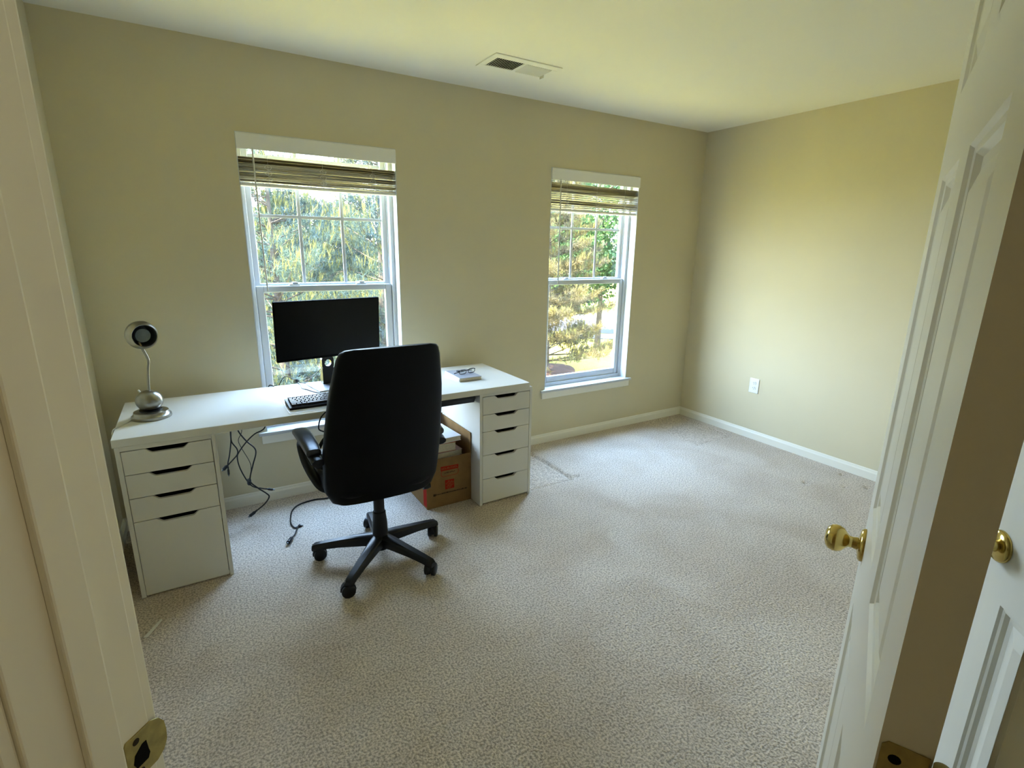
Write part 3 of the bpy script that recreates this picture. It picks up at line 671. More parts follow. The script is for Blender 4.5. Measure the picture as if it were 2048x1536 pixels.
gl = thing('eyeglasses', (-2.475, -0.395, 0.7567), math.radians(12), 'black framed eyeglasses folded on the grey book', 'eyeglasses')
for s in (-1, 1):
    cx_ = s * 0.0335
    ring = [(cx_ + 0.026 * math.copysign(abs(math.cos(a)) ** 0.7, math.cos(a)), -0.036, 0.0150 + 0.0130 * math.copysign(abs(math.sin(a)) ** 0.7, math.sin(a))) for a in [2 * math.pi * i / 24 for i in range(25)]]
    f = obj('rim', tube(B(), ring, 0.0019, 7, 0), M['black_plastic'], gl, smooth=True)
    obj('lens', prism(B(), [(p[0], p[2]) for p in ring[:-1]], -0.0365, -0.0355, axis='y'), M['lenses'], f)
    tz = 0.026
    yb = 0.004 if s > 0 else 0.012
    obj('temple', tube(B(), [(s * 0.0605, -0.036, 0.022), (s * 0.066, -0.030, 0.021), (s * 0.058, -0.020 + yb, 0.020), (0, -0.012 + yb, 0.012), (-s * 0.055, -0.006 + yb, 0.006), (-s * 0.072, -0.004 + yb, 0.0035)], 0.0024, 7, 6), M['black_plastic'], gl, smooth=True)
obj('bridge', tube(B(), [(-0.0085, -0.036, 0.019), (0, -0.038, 0.0225), (0.0085, -0.036, 0.019)], 0.0018, 7, 5), M['black_plastic'], gl, smooth=True)
for s in (-1, 1): obj('nose_pad', lathe(B(), [(0, -0.004), (0.0028, 0), (0, 0.004)], 10, Matrix.Translation((s * 0.007, -0.032, 0.012)), False), M['plate'], gl)

# ------------------------------------------------------------------ office chair
CH = Vector((-3.192, -0.918, 0))
ch = thing('office_chair', CH, 0, 'black high back swivel chair with armrests pulled up to the desk', 'chair')
obj('hub', lathe(B(), [(0.0, 0.055), (0.040, 0.055), (0.046, 0.075), (0.044, 0.118), (0.036, 0.135), (0.0, 0.135)], 28, None, False), M['black_plastic'], ch, smooth=True)
for k in range(5):
    a = math.radians(11 + 72 * k); T = Matrix.Rotation(a, 4, 'Z')
    bm = B(); rings = []
    for r, hw_, zt, zb in ((0.02, 0.030, 0.132, 0.075), (0.08, 0.028, 0.126, 0.078), (0.20, 0.0235, 0.108, 0.073), (0.285, 0.021, 0.094, 0.064), (0.318, 0.020, 0.087, 0.055), (0.330, 0.016, 0.078, 0.056)):
        rings.append([(r, -hw_, zb), (r, hw_, zb), (r, hw_, zt - 0.010), (r, hw_ * 0.6, zt), (r, -hw_ * 0.6, zt), (r, -hw_, zt - 0.010)])
    loft(bm, rings); bmesh.ops.transform(bm, matrix=T, verts=bm.verts)
    obj('leg', bm, M['black_plastic'], ch, smooth=True)
    ca = a + (0.9, -0.7, 0.4, 2.2, -1.2)[k]
    TC = T @ Matrix.Translation((0.307, 0, 0)) @ Matrix.Rotation(ca - a, 4, 'Z')
    bm = B(); lathe(bm, [(0.0, 0.030), (0.011, 0.030), (0.011, 0.068), (0.0, 0.068)], 14, TC, False)
    # hood over the wheels
    hood = [(0.034 * math.cos(math.radians(t)) - 0.010, 0.030 + 0.034 * math.sin(math.radians(t))) for t in range(-10, 200, 15)]
    prism(bm, hood, -0.007, 0.007, axis='y', T=TC)
    c = obj('caster', bm, M['black_plastic'], ch, smooth=True)
    for s in (-1, 1):
        obj('wheel', lathe(B(), [(0.0, 0.0), (0.024, 0.0), (0.030, 0.003), (0.0305, 0.010), (0.030, 0.016), (0.024, 0.020), (0.0, 0.021)], 24, TC @ Matrix.Translation((-0.010, s * 0.0065, 0.0306)) @ Matrix.Rotation(-s * math.pi / 2, 4, 'X'), False), M['black_plastic'], c, smooth=True)
obj('gas_column', lathe(B(), [(0.0, 0.12), (0.037, 0.12), (0.036, 0.19), (0.031, 0.235), (0.031, 0.25), (0.026, 0.255), (0.026, 0.37), (0.0, 0.37)], 28, None, False), M['black_plastic'], ch, smooth=True)
mech = obj('tilt_mechanism', box(B(), -0.060, 0.060, -0.06, 0.16, 0.352, 0.405, 0.012, 2), M['black_plastic'], ch)
bm = tube(B(), [(0.08, -0.02, 0.372), (0.16, -0.03, 0.366), (0.225, -0.04, 0.352)], 0.006, 10, 4)
lathe(bm, [(0.0, -0.020), (0.017, -0.018), (0.019, 0.0), (0.016, 0.018), (0.0, 0.020)], 18, Matrix.Translation((0.232, -0.04, 0.348)) @ Matrix.Rotation(math.pi / 2, 4, 'Y'), False)
obj('height_lever', bm, M['black_plastic'], mech, smooth=True)
# seat cushion
bm = B(); rings = []
for z, s in ((0.398, 0.86), (0.405, 0.95), (0.425, 1.0), (0.470, 1.0), (0.495, 0.97), (0.508, 0.90), (0.512, 0.70)):
    rings.append([(0.008 + p[0] * s, 0.105 + p[1] * s, z) for p in supere(0.258, 0.245, 4.5, 48)])
loft(bm, rings); obj('seat', bm, M['black_leather'], ch, smooth=True)
# backrest, silhouette taken section by section
secs = [(0.372, 0.205, 0.028), (0.386, 0.238, 0.040), (0.44, 0.264, 0.052), (0.50, 0.267, 0.054), (0.62, 0.268, 0.056), (0.72, 0.262, 0.054), (0.82, 0.254, 0.052), (0.92, 0.243, 0.050), (1.02, 0.225, 0.048), (1.07, 0.215, 0.046), (1.095, 0.205, 0.040), (1.108, 0.190, 0.030), (1.115, 0.160, 0.014)]
rings = []
for z, hw_, th in secs:
    yr = -0.142 - 0.275 * (z - 0.42) + 0.006
    ring = []
    for p in supere(hw_, th, 3.6, 56):
        bow = 0.035 * (p[0] / 0.26) ** 2
        ring.append((0.008 + p[0], yr + th + p[1] + bow - 0.006, z + 0.004 * math.cos(p[0] * 8)))
    rings.append(ring)
obj('backrest', loft(B(), rings), M['black_leather'], ch, smooth=True)
for zc, hz_, hx_ in ((0.60, 0.11, 0.20), (0.80, 0.085, 0.20), (0.97, 0.075, 0.18)):   # padded cushions facing the desk
    yr = -0.142 - 0.275 * (zc - 0.42) + 0.10
    T = Matrix.Translation((0.008, yr, zc)) @ Matrix.Rotation(math.radians(15.4), 4, 'X')
    bm = loft(B(), [[(p[0] * s, y, p[1] * s) for p in supere(hx_, hz_, 4, 32)] for y, s in ((-0.02, 1.0), (0.01, 1.0), (0.028, 0.93), (0.036, 0.75))])
    bmesh.ops.transform(bm, matrix=T, verts=bm.verts)
    obj('back_cushion', bm, M['black_leather'], ch, smooth=True)
for s in (-1, 1):
    xo = 0.000 + s * 0.292
    bm = B(); rings = []
    for y, w_, zt, zb in ((-0.075, 0.024, 0.640, 0.622), (-0.070, 0.031, 0.652, 0.616), (-0.02, 0.034, 0.664, 0.620), (0.10, 0.036, 0.672, 0.628), (0.20, 0.036, 0.668, 0.626), (0.245, 0.032, 0.655, 0.618), (0.262, 0.022, 0.640, 0.618)):
        ring = []
        for p in supere(w_, (zt - zb) / 2, 2.8, 24): ring.append((xo - s * 0.020 * (0.1 - y) + p[0], y, (zt + zb) / 2 + p[1]))
        rings.append(ring)
    ar = obj('armrest', loft(B(), rings), M['arm_pad'], ch, smooth=True)
    bm = B(); path = [(xo - s * 0.012, -0.118, 0.603), (xo - s * 0.006, -0.07, 0.610), (xo, 0.06, 0.618), (xo, 0.17, 0.612), (xo + s * 0.002, 0.205, 0.575), (xo - s * 0.004, 0.165, 0.510), (xo - s * 0.022, 0.095, 0.455), (xo - s * 0.048, 0.05, 0.415), (xo - s * 0.10, 0.04, 0.392)]
    tube(bm, path, 0.030, 14, 6, sx=0.9)
    P_ = list(bm.verts)
    obj('arm_bracket', tube(B(), path, lambda t: 0.015 + 0.004 * (1 - t) ** 3, 12, 6, sx=1.5), M['black_plastic'], ar, smooth=True)
    bm.free()

# ------------------------------------------------------------------ cardboard box and its contents
bxr = thing('cardboard_box', (-2.667, -0.385, 0), 0, 'brown cardboard moving box with red print standing beside the drawers', 'box')
x0, x1, y0, y1, zt = -2.813, -2.523, -0.587, -0.180, 0.306; t = 0.004
bm = B(); box(bm, x0, x1, y0, y1, 0.0, t); box(bm, x0, x1, y0, y0 + t, t, zt); box(bm, x0, x1, y1 - t, y1, t, zt); box(bm, x0, x0 + t, y0 + t, y1 - t, t, zt); box(bm, x1 - t, x1, y0 + t, y1 - t, t, zt)
obj('box_body', bm, M['card'], bxr, True)
obj('flap', bx(x1 - t, x1, y0, y1, zt + 0.0005, zt + 0.128), M['card'], bxr, True)
obj('flap', bx(x0, x1 - t - 0.002, y1 - t, y1, zt + 0.0005, zt + 0.14), M['card'], bxr, True)
bm = B(); box(bm, -t, 0, y0, y1, 0, 0.13); T = Matrix.Translation((x0 + t, 0, zt)) @ Matrix.Rotation(math.radians(-125), 4, 'Y'); bmesh.ops.transform(bm, matrix=T, verts=bm.verts)
obj('flap', bm, M['card'], bxr, True)
yp = y0 - 0.0006
def printpoly(pts, m, parent, name='print', d=0.0): return obj(name, prism(B(), pts, yp - d, y0 + 0.0005, axis='y'), m, parent, True)
band = printpoly([(-2.722, 0.226), (-2.609, 0.226), (-2.607, 0.250), (-2.722, 0.254)], M['red'], bxr, 'printed_band')
bm = B()
for i in range(9):
    x = -2.716 + i * 0.0117
    box(bm, x, x + 0.0085, yp - 0.0003, yp + 0.0002, 0.2340, 0.2365); box(bm, x, x + 0.0022, yp - 0.0003, yp + 0.0002, 0.2340, 0.2450)
    if i % 2: box(bm, x, x + 0.0085, yp - 0.0003, yp + 0.0002, 0.2425, 0.2450)
    if i % 3 == 0: box(bm, x + 0.0063, x + 0.0085, yp - 0.0003, yp + 0.0002, 0.2340, 0.2450)
obj('lettering', bm, M['card'], band, True)
def rrect(cx_, cz_, hx_, hz_, r, n=6):
    o = []
    for (sx, sz, a0) in ((1, 1, 0), (-1, 1, 90), (-1, -1, 180), (1, -1, 270)):
        for i in range(n + 1):
            a = math.radians(a0 + 90 * i / n); o.append((cx_ + sx * (hx_ - r) + r * math.cos(a), cz_ + sz * (hz_ - r) + r * math.sin(a)))
    return o
bm = B(); oo = rrect(-2.664, 0.209, 0.057, 0.0215, 0.018); ii = rrect(-2.664, 0.209, 0.0545, 0.019, 0.0155)
va = [bm.verts.new((p[0], yp, p[1])) for p in oo]; vb = [bm.verts.new((p[0], yp, p[1])) for p in ii]
for i in range(len(oo)): bm.faces.new((va[i], va[(i + 1) % len(oo)], vb[(i + 1) % len(oo)], vb[i]))
obj('printed_outline', bm, M['red'], bxr, True)
bm = B()
for i in range(8): box(bm, -2.698 + i * 0.0088, -2.6915 + i * 0.0088, yp - 0.0003, yp + 0.0003, 0.2075 + (i % 2) * 0.0015, 0.2115 + (i % 3) * 0.0012)
obj('lettering', bm, M['ink'], bxr, True)
logo = printpoly([(-2.695, 0.104), (-2.636, 0.104), (-2.637, 0.162), (-2.696, 0.164)], M['red'], bxr, 'printed_logo')
def text_mesh(name, body, size, T, m, parent):
    cu = bpy.data.curves.new(name, 'FONT'); cu.body = body; cu.size = size; cu.align_x = 'CENTER'; cu.align_y = 'CENTER'; cu.space_line = 0.85; cu.extrude = 0.0
    ob = bpy.data.objects.new(name, cu); COL.objects.link(ob)
    me = bpy.data.meshes.new_from_object(ob.evaluated_get(bpy.context.evaluated_depsgraph_get()))
    bpy.data.objects.remove(ob); bpy.data.curves.remove(cu)
    bm = B(); bm.from_mesh(me); bpy.data.meshes.remove(me)
    bmesh.ops.transform(bm, matrix=T, verts=bm.verts)
    return obj(name, bm, m, parent, True)
text_mesh('lettering', 'THE\nHOME\nDEPOT', 0.0185, Matrix.Translation((-2.666, yp - 0.0005, 0.134)) @ Matrix.Rotation(math.pi / 2, 4, 'X') @ Matrix.Rotation(math.radians(45), 4, 'Z'), M['card'], logo)
bm = B(); rr = random.Random(4); x = -2.770
while x < -2.556:
    w_ = rr.uniform(0.003, 0.009); box(bm, x, x + w_, yp, y0 + 0.0003, 0.079, 0.085 + rr.choice((0, 0.002))); x += w_ + rr.uniform(0.0015, 0.004)
box(bm, -2.772, -2.757, yp, y0 + 0.0003, 0.075, 0.089)
obj('printed_line', bm, M['ink'], bxr, True)
obj('printed_strip', bx(x0 - 0.0006, x0 + 0.0005, -0.585, -0.535, 0.012, 0.285), M['red'], bxr, True)

def flatbook(name, cx_, cy_, z, w_, d_, h_, rot, cover, label, cat, group=None):
    b = thing(name, (cx_, cy_, z), math.radians(rot), label, cat, group)
    bm = B(); box(bm, -w_ / 2 + 0.003, w_ / 2 - 0.003, -d_ / 2 + 0.003, d_ / 2 - 0.003, 0.0012, h_ - 0.0012)
    obj('pages', bm, M['cream'], b)
    bm = B(); box(bm, -w_ / 2, w_ / 2, -d_ / 2, d_ / 2, 0, 0.0013); box(bm, -w_ / 2, w_ / 2, -d_ / 2, d_ / 2, h_ - 0.0013, h_); box(bm, -w_ / 2, -w_ / 2 + 0.003, -d_ / 2, d_ / 2, 0.0013, h_ - 0.0013)
    obj('cover', bm, cover, b); return b
G = 'books and papers in the cardboard box'
zz = 0.005
flatbook('book', -2.670, -0.40, zz, 0.25, 0.32, 0.255, 0, M['mauve'], 'thick mauve bound volume at the bottom inside the cardboard box', 'book', G)
tag(obj('paper_sheet', bx(-2.78, -2.585, -0.53, -0.28, 0.262, 0.268), M['palegreen']), 'pale green folded sheet lowest in the pile of the cardboard box', 'paper', G)
tag(obj('paper_sheet', bx(-2.77, -2.565, -0.525, -0.26, 0.270, 0.280, T=None), M['paper']), 'white sheaf of paper above the green sheet in the box', 'paper', G)
flatbook('folder', -2.672, -0.40, 0.283, 0.225, 0.27, 0.034, 3, M['mauve'], 'mauve folder swollen with papers in the middle of the box', 'folder', G)
flatbook('book', -2.685, -0.405, 0.319, 0.19, 0.25, 0.052, -3, M['orange'], 'orange covered paperback with cream pages near the top of the box', 'book', G)
flatbook('book', -2.665, -0.40, 0.373, 0.20, 0.26, 0.030, 4, M['spine'], 'white covered book lying topmost in the cardboard box', 'book', G)

# ------------------------------------------------------------------ cables
def cable(pts, r, label, plug=None, group='loose black cables', name='cable', m='black_plastic'):
    c = thing(name, pts[0], 0, label, 'cable', group)
    obj('cord', tube(B(), pts, r, 7, 6), M[m], c, True, True)
    if plug:
        a, b = Vector(pts[-2]), Vector(pts[-1]); d = (b - a).normalized(); L, w_ = plug
        T = Matrix.Translation(b) @ d.to_track_quat('Z', 'Y').to_matrix().to_4x4()
        p = obj('plug', lathe(B(), [(0.0, -0.012), (r * 1.2, -0.012), (w_ * 0.6, 0.0), (w_, 0.006), (w_, L), (w_ * 0.8, L + 0.002), (0.0, L + 0.002)], 10, T, False), M['black_plastic'], c, True, True)
        obj('contacts', lathe(B(), [(0.0, L), (w_ * 0.55, L), (w_ * 0.5, L + 0.010), (0.0, L + 0.010)], 8, T, False), M['lampgrey'], p, True)
    return c
def hang(y, pts): return [(x, y, z) for x, z in pts]
cable([(-3.760, -0.28, 0.698), (-3.760, -0.29, 0.61)] + hang(-0.29, [(-3.764, 0.554), (-3.767, 0.506), (-3.781, 0.435), (-3.794, 0.388), (-3.795, 0.359)]), 0.0034, 'short black cable dangling straight down beside the left drawer unit', (0.030, 0.0055))
cable([(-3.752, -0.26, 0.698), (-3.756, -0.27, 0.60)] + hang(-0.27, [(-3.762, 0.547), (-3.763, 0.498), (-3.743, 0.455), (-3.744, 0.425), (-3.770, 0.396), (-3.797, 0.371)]), 0.0034, 'black cable curling back towards the left drawer unit with a thick plug', (0.026, 0.009))
cable([(-3.52, -0.14, 0.739), (-3.54, -0.112, 0.739), (-3.555, -0.108, 0.70), (-3.575, -0.17, 0.60)] + hang(-0.23, [(-3.597, 0.536), (-3.649, 0.509), (-3.692, 0.472), (-3.735, 0.419), (-3.745, 0.386), (-3.737, 0.323), (-3.709, 0.241), (-3.684, 0.206), (-3.642, 0.186), (-3.616, 0.176)]), 0.0034, 'black cable from the desk edge bending right above the baseboard', (0.026, 0.0065))
cable([(-3.742, -0.24, 0.698), (-3.735, -0.25, 0.60)] + hang(-0.25, [(-3.724, 0.541), (-3.692, 0.481), (-3.659, 0.437), (-3.656, 0.401), (-3.677, 0.338), (-3.698, 0.255), (-3.668, 0.206), (-3.624, 0.158), (-3.615, 0.134), (-3.643, 0.098), (-3.691, 0.066)]), 0.0038, 'longest hanging black cable with its plug just above the carpet', (0.034, 0.0085))
cable([(-3.715, -0.20, 0.698), (-3.711, -0.21, 0.60)] + hang(-0.21, [(-3.708, 0.528), (-3.729, 0.482), (-3.719, 0.435), (-3.689, 0.352), (-3.685, 0.304), (-3.703, 0.234)]), 0.0018, 'thin dark wire hanging among the thicker cables under the desk')
obj('cable_tie', lathe(B(), [(0.0, -0.012), (0.026, -0.010), (0.026, 0.010), (0.0, 0.012)], 14, Matrix.Translation((-3.703, -0.238, 0.243)) @ Matrix.Scale(0.42, 4, (1, 0, 0)), False), M['black_plastic'])
tag(bpy.data.objects['cable_tie'], 'black tie bundling the hanging cables', 'cable tie')
fz = 0.005
cable([(-3.05, -0.10, fz), (-3.17, -0.13, fz)] + [(x, y, fz) for x, y in ((-3.283, -0.155), (-3.361, -0.137), (-3.450, -0.157), (-3.499, -0.216), (-3.523, -0.308), (-3.530, -0.382), (-3.519, -0.426), (-3.502, -0.424))], 0.0042, 'black cord looping across the carpet behind the chair', (0.016, 0.007))
cable([(-3.492, -0.412, 0.010), (-3.504, -0.433, 0.012), (-3.531, -0.501, 0.008), (-3.550, -0.534, 0.010)], 0.0036, 'short black lead with a fat plug lying on the carpet', (0.052, 0.0105))
yk = -0.112
cable([(-3.60, -0.10, 0.55), (-3.52, -0.108, 0.68), (-3.484, yk, 0.747), (-3.458, yk, 0.780), (-3.440, yk, 0.778), (-3.406, yk - 0.004, 0.754), (-3.397, yk - 0.03, 0.742), (-3.386, -0.170, 0.7375), (-3.392, -0.250, 0.7375), (-3.372, -0.293, 0.738), (-3.347, -0.362, 0.738), (-3.315, -0.410, 0.738), (-3.284, -0.440, 0.738), (-3.26, -0.50, 0.742)], 0.0023, 'thin dark keyboard lead arching over the back of the desk', None, 'thin leads on the desk')
cable([(-3.405, -0.125, 0.740), (-3.392, -0.126, 0.757), (-3.383, -0.128, 0.745), (-3.362, -0.135, 0.7365), (-3.345, -0.14, 0.742), (-3.322, -0.17, 0.775), (-3.280, -0.185, 0.815), (-3.238, -0.185, 0.872), (-3.20, -0.175, 0.95)], 0.0022, 'thin dark monitor lead rising through the stand hole', None, 'thin leads on the desk')
cl = thing('binder_clip', (-3.402, -0.128, 0.734), 0, 'small dark clip knotting the thin leads at the back edge', 'clip')
bm = B()
for k in range(4): tube(bm, [(-0.014 + 0.004 * k, 0, 0.004), (-0.010 + 0.005 * k, 0.004, 0.026 + 0.004 * (k % 2)), (0.002 + 0.003 * k, -0.003, 0.018), (0.006, 0.004, 0.006)], 0.0016, 6, 5)
obj('coil', bm, M['black_plastic'], cl)
# headset hung over the front of the left armrest side of the backrest
hs = thing('headset', (-3.375, -0.86, 0.512), math.radians(30), 'black headset with a looping cable resting on the chair seat', 'headset')
obj('headband', tube(B(), [(0.085 * math.cos(math.radians(t)), 0.0, 0.068 + 0.085 * math.sin(math.radians(t))) for t in range(-20, 201, 20)], 0.008, 10, 4), M['black_plastic'], hs, smooth=True)
for s_ in (-1, 1): obj('ear_cushion', lathe(B(), [(0.0, -0.018), (0.030, -0.018), (0.036, -0.006), (0.036, 0.008), (0.028, 0.016), (0.0, 0.016)], 24, Matrix.Translation((s_ * 0.074, 0, 0.040)) @ Matrix.Rotation(math.pi / 2, 4, 'Y'), False), M['black_fabric'], hs, smooth=True)
obj('headset_cord', tube(B(), [(-3.30, -0.83, 0.60), (-3.315, -0.85, 0.70), (-3.346, -0.86, 0.764), (-3.356, -0.86, 0.769), (-3.387, -0.86, 0.774), (-3.413, -0.86, 0.754), (-3.427, -0.86, 0.722), (-3.429, -0.86, 0.695), (-3.412, -0.86, 0.682), (-3.395, -0.86, 0.674)], 0.0032, 7, 6), M['black_plastic'], hs, True, True)

# floor scrap
bm = B(); prism(bm, [(-0.008, -0.052), (0.008, -0.050), (0.010, 0.048), (0.0, 0.056)], 0.0035, 0.0045, axis='z')
sc_ = obj('paper_scrap', bm, M['paper']); sc_.location = (-4.140, -0.963, 0.0); sc_.rotation_euler = (0, 0, math.radians(-27))
tag(sc_, 'narrow scrap of white paper on the carpet near the left jamb', 'paper')

# ------------------------------------------------------------------ outdoors
GZ = -2.95
struct(obj('lawn', bx(-60, 110, 0.6, 140, GZ - 0.2, GZ), M['lawn']), 'sunlit yellow green lawn below the windows', 'lawn')
RT = Matrix.Rotation(math.radians(-40), 4, 'Z'); RT = Matrix.Translation((CAM.x, CAM.y, 0)) @ RT
bm = B(); box(bm, -40, 60, 28.9, 34.2, GZ, GZ + 0.02, T=RT); struct(obj('street', bm, M['asphalt']), 'grey asphalt street beyond the lawn', 'street')
bm = B(); box(bm, -40, 60, 26.9, 28.3, GZ, GZ + 0.05, T=RT); struct(obj('sidewalk', bm, M['concrete']), 'pale concrete sidewalk in front of the street', 'sidewalk')
bm = B(); box(bm, -40, 60, 34.6, 37.0, GZ, GZ + 0.05, T=RT); struct(obj('far_sidewalk', bm, M['concrete']), 'pale concrete sidewalk on the far side of the street', 'sidewalk')
bm = B(); prism(bm, [(6.2 * math.cos(a) * (1 + 0.06 * math.sin(3 * a)) + 0.5, 1.5 * math.sin(a) * (1 + 0.08 * math.cos(2 * a)) + 6.6) for a in [2 * math.pi * i / 40 for i in range(40)]], GZ, GZ + 0.04, axis='z')
struct(obj('mulch_bed', bm, M['mulch']), 'reddish mulch bed under the nearest pines', 'mulch bed')
ce = (CAM.x + 19.2 * math.sin(math.radians(35.0)), CAM.y + 19.2 * math.cos(math.radians(35.0)))
bm = B(); prism(bm, [(ce[0] + 1.3 * math.cos(a) * (1 + 0.06 * math.sin(3 * a)), ce[1] + 1.1 * math.sin(a)) for a in [2 * math.pi * i / 40 for i in range(40)]], GZ, GZ + 0.04, axis='z')
struct(obj('mulch_circle', bm, M['mulch']), 'round mulch bed under the yellowish pine in the right window', 'mulch bed')

def npmesh(name, V, Fc, mats, idx=None, parent=None):
    me = bpy.data.meshes.new(name)
    k = Fc.shape[1]
    me.vertices.add(len(V)); me.vertices.foreach_set('co', V.astype(np.float32).ravel())
    me.loops.add(Fc.size); me.loops.foreach_set('vertex_index', Fc.astype(np.int32).ravel())
    me.polygons.add(len(Fc)); me.polygons.foreach_set('loop_start', np.arange(0, Fc.size, k, dtype=np.int32))
    me.polygons.foreach_set('loop_total', np.full(len(Fc), k, dtype=np.int32))
    for m in mats: me.materials.append(m)
    if idx is not None: me.polygons.foreach_set('material_index', idx.astype(np.int32))
    me.update(calc_edges=True)
    o = bpy.data.objects.new(name, me); COL.objects.link(o); o.parent = parent
    return o
def unit(v): return v / np.maximum(np.linalg.norm(v, axis=-1, keepdims=True), 1e-9)
def conifer(base, height, rad, seed, label, ntuft=9000, nl=0.10, nw=0.0075, per=12, mats=('needle', 'candle'), candle=0.4, group='pines outside the windows', name='pine_tree'):
    rg = np.random.default_rng(seed)
    t = thing(name, base, rg.uniform(0, 6), label, 'tree', group)
    obj('trunk', tube(B(), [(0, 0, 0), (0.03, 0.02, height * 0.5), (0, 0, height * 0.97)], lambda s: 0.13 * (1 - 0.93 * s) * height / 6, 8, 4), M['bark'], t, smooth=True)
    nb = 150
    hb = rg.uniform(0.02, 0.97, nb) ** 1.0 * height
    azb = rg.uniform(0, 2 * np.pi, nb)
    Lb = rad * (1 - hb / height) ** 0.75 * rg.uniform(0.7, 1.12, nb) + 0.15
    rise = rg.uniform(-0.05, 0.30, nb) + 0.25 * (hb / height)
    def pt(i, s):
        r = Lb[i] * s
        return np.stack([np.cos(azb[i]) * r, np.sin(azb[i]) * r, hb[i] + r * rise[i] + 0.12 * Lb[i] * s * s], -1)
    # limbs
    bm = B()
    for i in range(nb):
        p = [tuple(pt(np.array([i]), np.array([s]))[0]) for s in (0, 0.35, 0.7, 1.0)]
        tube(bm, p, lambda s, L=Lb[i]: (0.006 + 0.009 * L) * (1 - 0.85 * s), 4, 0)
    tag(obj('limbs', bm, M['bark'], t), kind='stuff')
    w = Lb / Lb.sum()
    bi = rg.choice(nb, ntuft, p=w)
    s = rg.uniform(0.18, 1.0, ntuft) ** 0.7
    P = pt(bi, s)
    side = np.stack([-np.sin(azb[bi]), np.cos(azb[bi]), np.zeros(ntuft)], -1)
    out = np.stack([np.cos(azb[bi]), np.sin(azb[bi]), np.zeros(ntuft)], -1)
    spread = (0.30 * Lb[bi] * (1.15 - s))[:, None]
    P = P + side * rg.normal(0, 1, (ntuft, 1)) * (spread * 0.7 + 0.05) + rg.normal(0, 0.06, (ntuft, 3)) + np.array([0, 0, 0.05])
    D = unit(out * 0.5 + np.array([0, 0, 0.9]) + rg.normal(0, 0.35, (ntuft, 3)))
    # needles
    n = ntuft * per
    Pn = np.repeat(P, per, 0); Dn = np.repeat(D, per, 0)
    d = unit(Dn * 0.75 + unit(rg.normal(0, 1, (n, 3))) * 0.85)
    b0 = Pn + Dn * rg.uniform(-0.06, 0.06, (n, 1))
    sd = unit(np.cross(d, rg.normal(0, 1, (n, 3)))) * nw * 0.5
    Ln = nl * rg.uniform(0.7, 1.2, (n, 1))
    V = np.stack([b0 - sd, b0 + sd, b0 + d * Ln], 1).reshape(-1, 3)
    # bright upright new shoots
    cs = rg.uniform(0, 1, ntuft) < candle
    Pc = P[cs]; Dc = unit(D[cs] * 0.5 + np.array([0, 0, 1.0])); m = len(Pc); kk = 7
    Pc = np.repeat(Pc, kk, 0); Dc = np.repeat(Dc, kk, 0)
    dc = unit(Dc + unit(rg.normal(0, 1, (m * kk, 3))) * 0.35); bc = Pc + Dc * rg.uniform(-0.02, 0.10, (m * kk, 1)); sc2 = unit(np.cross(dc, rg.normal(0, 1, (m * kk, 3)))) * nw * 0.75
    V2 = np.stack([bc - sc2, bc + sc2, bc + dc * nl * rg.uniform(0.7, 1.3, (m * kk, 1))], 1).reshape(-1, 3)
    VV = np.concatenate([V, V2]); Fc = np.arange(len(VV)).reshape(-1, 3)
    idx = np.concatenate([np.zeros(n, int), np.ones(m * kk, int)])
    f = npmesh('foliage', VV, Fc, [M[mats[0]], M[mats[1]]], idx, t); tag(f, kind='stuff')
    return t
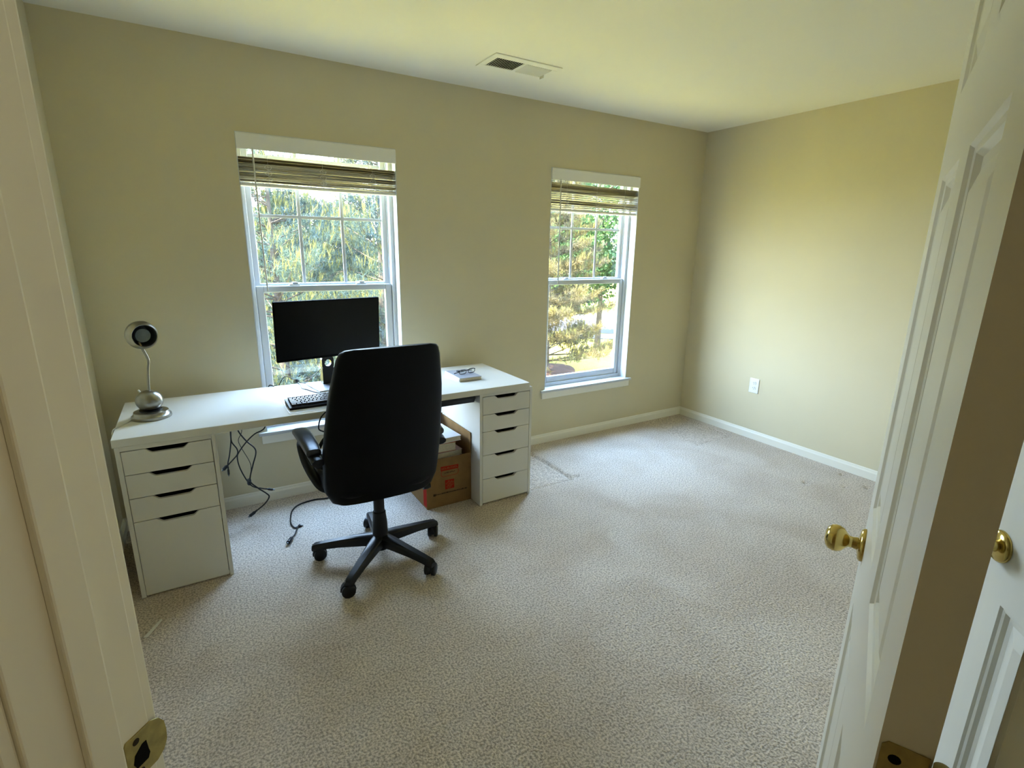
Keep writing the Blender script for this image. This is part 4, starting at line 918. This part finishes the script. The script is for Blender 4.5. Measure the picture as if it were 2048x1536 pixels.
def broadleaf(base, height, rad, seed, label, nleaf=14000, ls=0.12, m='leaf', zlo=0.30, trunk=0.16, group='leafy trees outside the windows', name='leafy_tree'):
    rg = np.random.default_rng(seed)
    t = thing(name, base, rg.uniform(0, 6), label, 'tree', group)
    bm = tube(B(), [(0, 0, 0), (0.05, 0, height * 0.3), (0, 0.05, height * 0.8)], lambda s: trunk * (1 - 0.75 * s), 9, 4)
    obj('trunk', bm, M['bark'], t, smooth=True)
    bm = B()
    for i in range(12):
        a = rg.uniform(0, 6.28); h = height * rg.uniform(zlo, 0.75); L = rad * rg.uniform(0.6, 0.95)
        tube(bm, [(0, 0, h), (math.cos(a) * L * 0.5, math.sin(a) * L * 0.5, h + L * 0.25), (math.cos(a) * L, math.sin(a) * L, h + L * 0.45)], lambda s: 0.05 * (1 - 0.8 * s), 5, 3)
    tag(obj('limbs', bm, M['bark'], t), kind='stuff')
    nc = 130
    c = unit(rg.normal(0, 1, (nc, 3))) * rg.uniform(0.35, 1.0, (nc, 1)) ** 0.5
    zc = height * (zlo + 1) / 2; hz_ = height * (1 - zlo) / 2
    c = c * np.array([rad, rad, hz_]) + np.array([0, 0, zc])
    ci = rg.integers(0, nc, nleaf)
    P = c[ci] + rg.normal(0, 1, (nleaf, 3)) * np.array([rad * 0.15, rad * 0.15, rad * 0.12])
    a = unit(rg.normal(0, 1, (nleaf, 3)) + np.array([0, 0, -0.2])); b = unit(np.cross(a, rg.normal(0, 1, (nleaf, 3)))) ; sz = ls * rg.uniform(0.6, 1.2, (nleaf, 1))
    V = np.stack([P - a * sz * 0.5, P + b * sz * 0.38, P + a * sz * 0.5, P - b * sz * 0.38], 1).reshape(-1, 3)
    f = npmesh('foliage', V, np.arange(len(V)).reshape(-1, 4), [M[m]], None, t); tag(f, kind='stuff')
    return t
def at(azd, dist): return (CAM.x + dist * math.sin(math.radians(azd)), CAM.y + dist * math.cos(math.radians(azd)), GZ)
conifer(at(7.2, 9.3), 6.1, 2.2, 11, 'nearest pine with upright yellow shoots at the left of the monitor window', 11000)
conifer(at(17.6, 9.8), 6.5, 2.4, 12, 'pine with pale shoots behind the right half of the monitor window', 11000)
conifer(at(12.3, 13.0), 5.4, 2.5, 13, 'darker pine standing between and behind the two nearest pines', 9000, candle=0.25, nl=0.12, nw=0.010)
conifer(at(35.0, 19.0), 9.0, 2.7, 14, 'yellowish pine at the left side of the right window', 15000, nl=0.15, nw=0.013, mats=('drybranch', 'candle'), candle=0.22)
conifer(at(38.4, 39.0), 12.0, 3.6, 15, 'bluish pine across the street behind the yellowish one in the right window', 8000, nl=0.28, nw=0.03)
for k, (a_, d_, h_) in enumerate(((3.5, 18, 6.4), (8.6, 19, 6.3), (14.6, 19, 6.0), (20.5, 18, 6.4), (26.5, 19, 6.3))):
    conifer(at(a_, d_), h_, 1.9, 60 + k, 'dark background pine behind the nearer pines, %s counted from the left' % ('first second third fourth fifth'.split()[k]), 5000, nl=0.16, nw=0.018, per=10, candle=0.15, name='background_pine', group='background pines')
broadleaf(at(40.8, 24.8), 9.6, 3.3, 21, 'green leafy tree with a bare trunk near the street in the right window', 19000, 0.19, zlo=0.24)
broadleaf(at(49, 25.0), 8.6, 2.9, 22, 'leafy tree at the far right edge of the right window', 9000, 0.17)
for k, (a_, d_, h_) in enumerate(((2, 40, 8), (8, 44, 8), (14, 40, 7.6), (20, 43, 8), (30, 43, 8.5), (35.5, 46, 9), (46.5, 47, 9))):
    broadleaf(at(a_, d_), h_, 2.0, 40 + k, 'distant leafy tree across the street, %s counted from the left' % ('first second third fourth fifth sixth seventh'.split()[k]), 4200, 0.40, 'leaf_far', zlo=0.04, trunk=0.2, group='distant trees across the street', name='distant_tree')
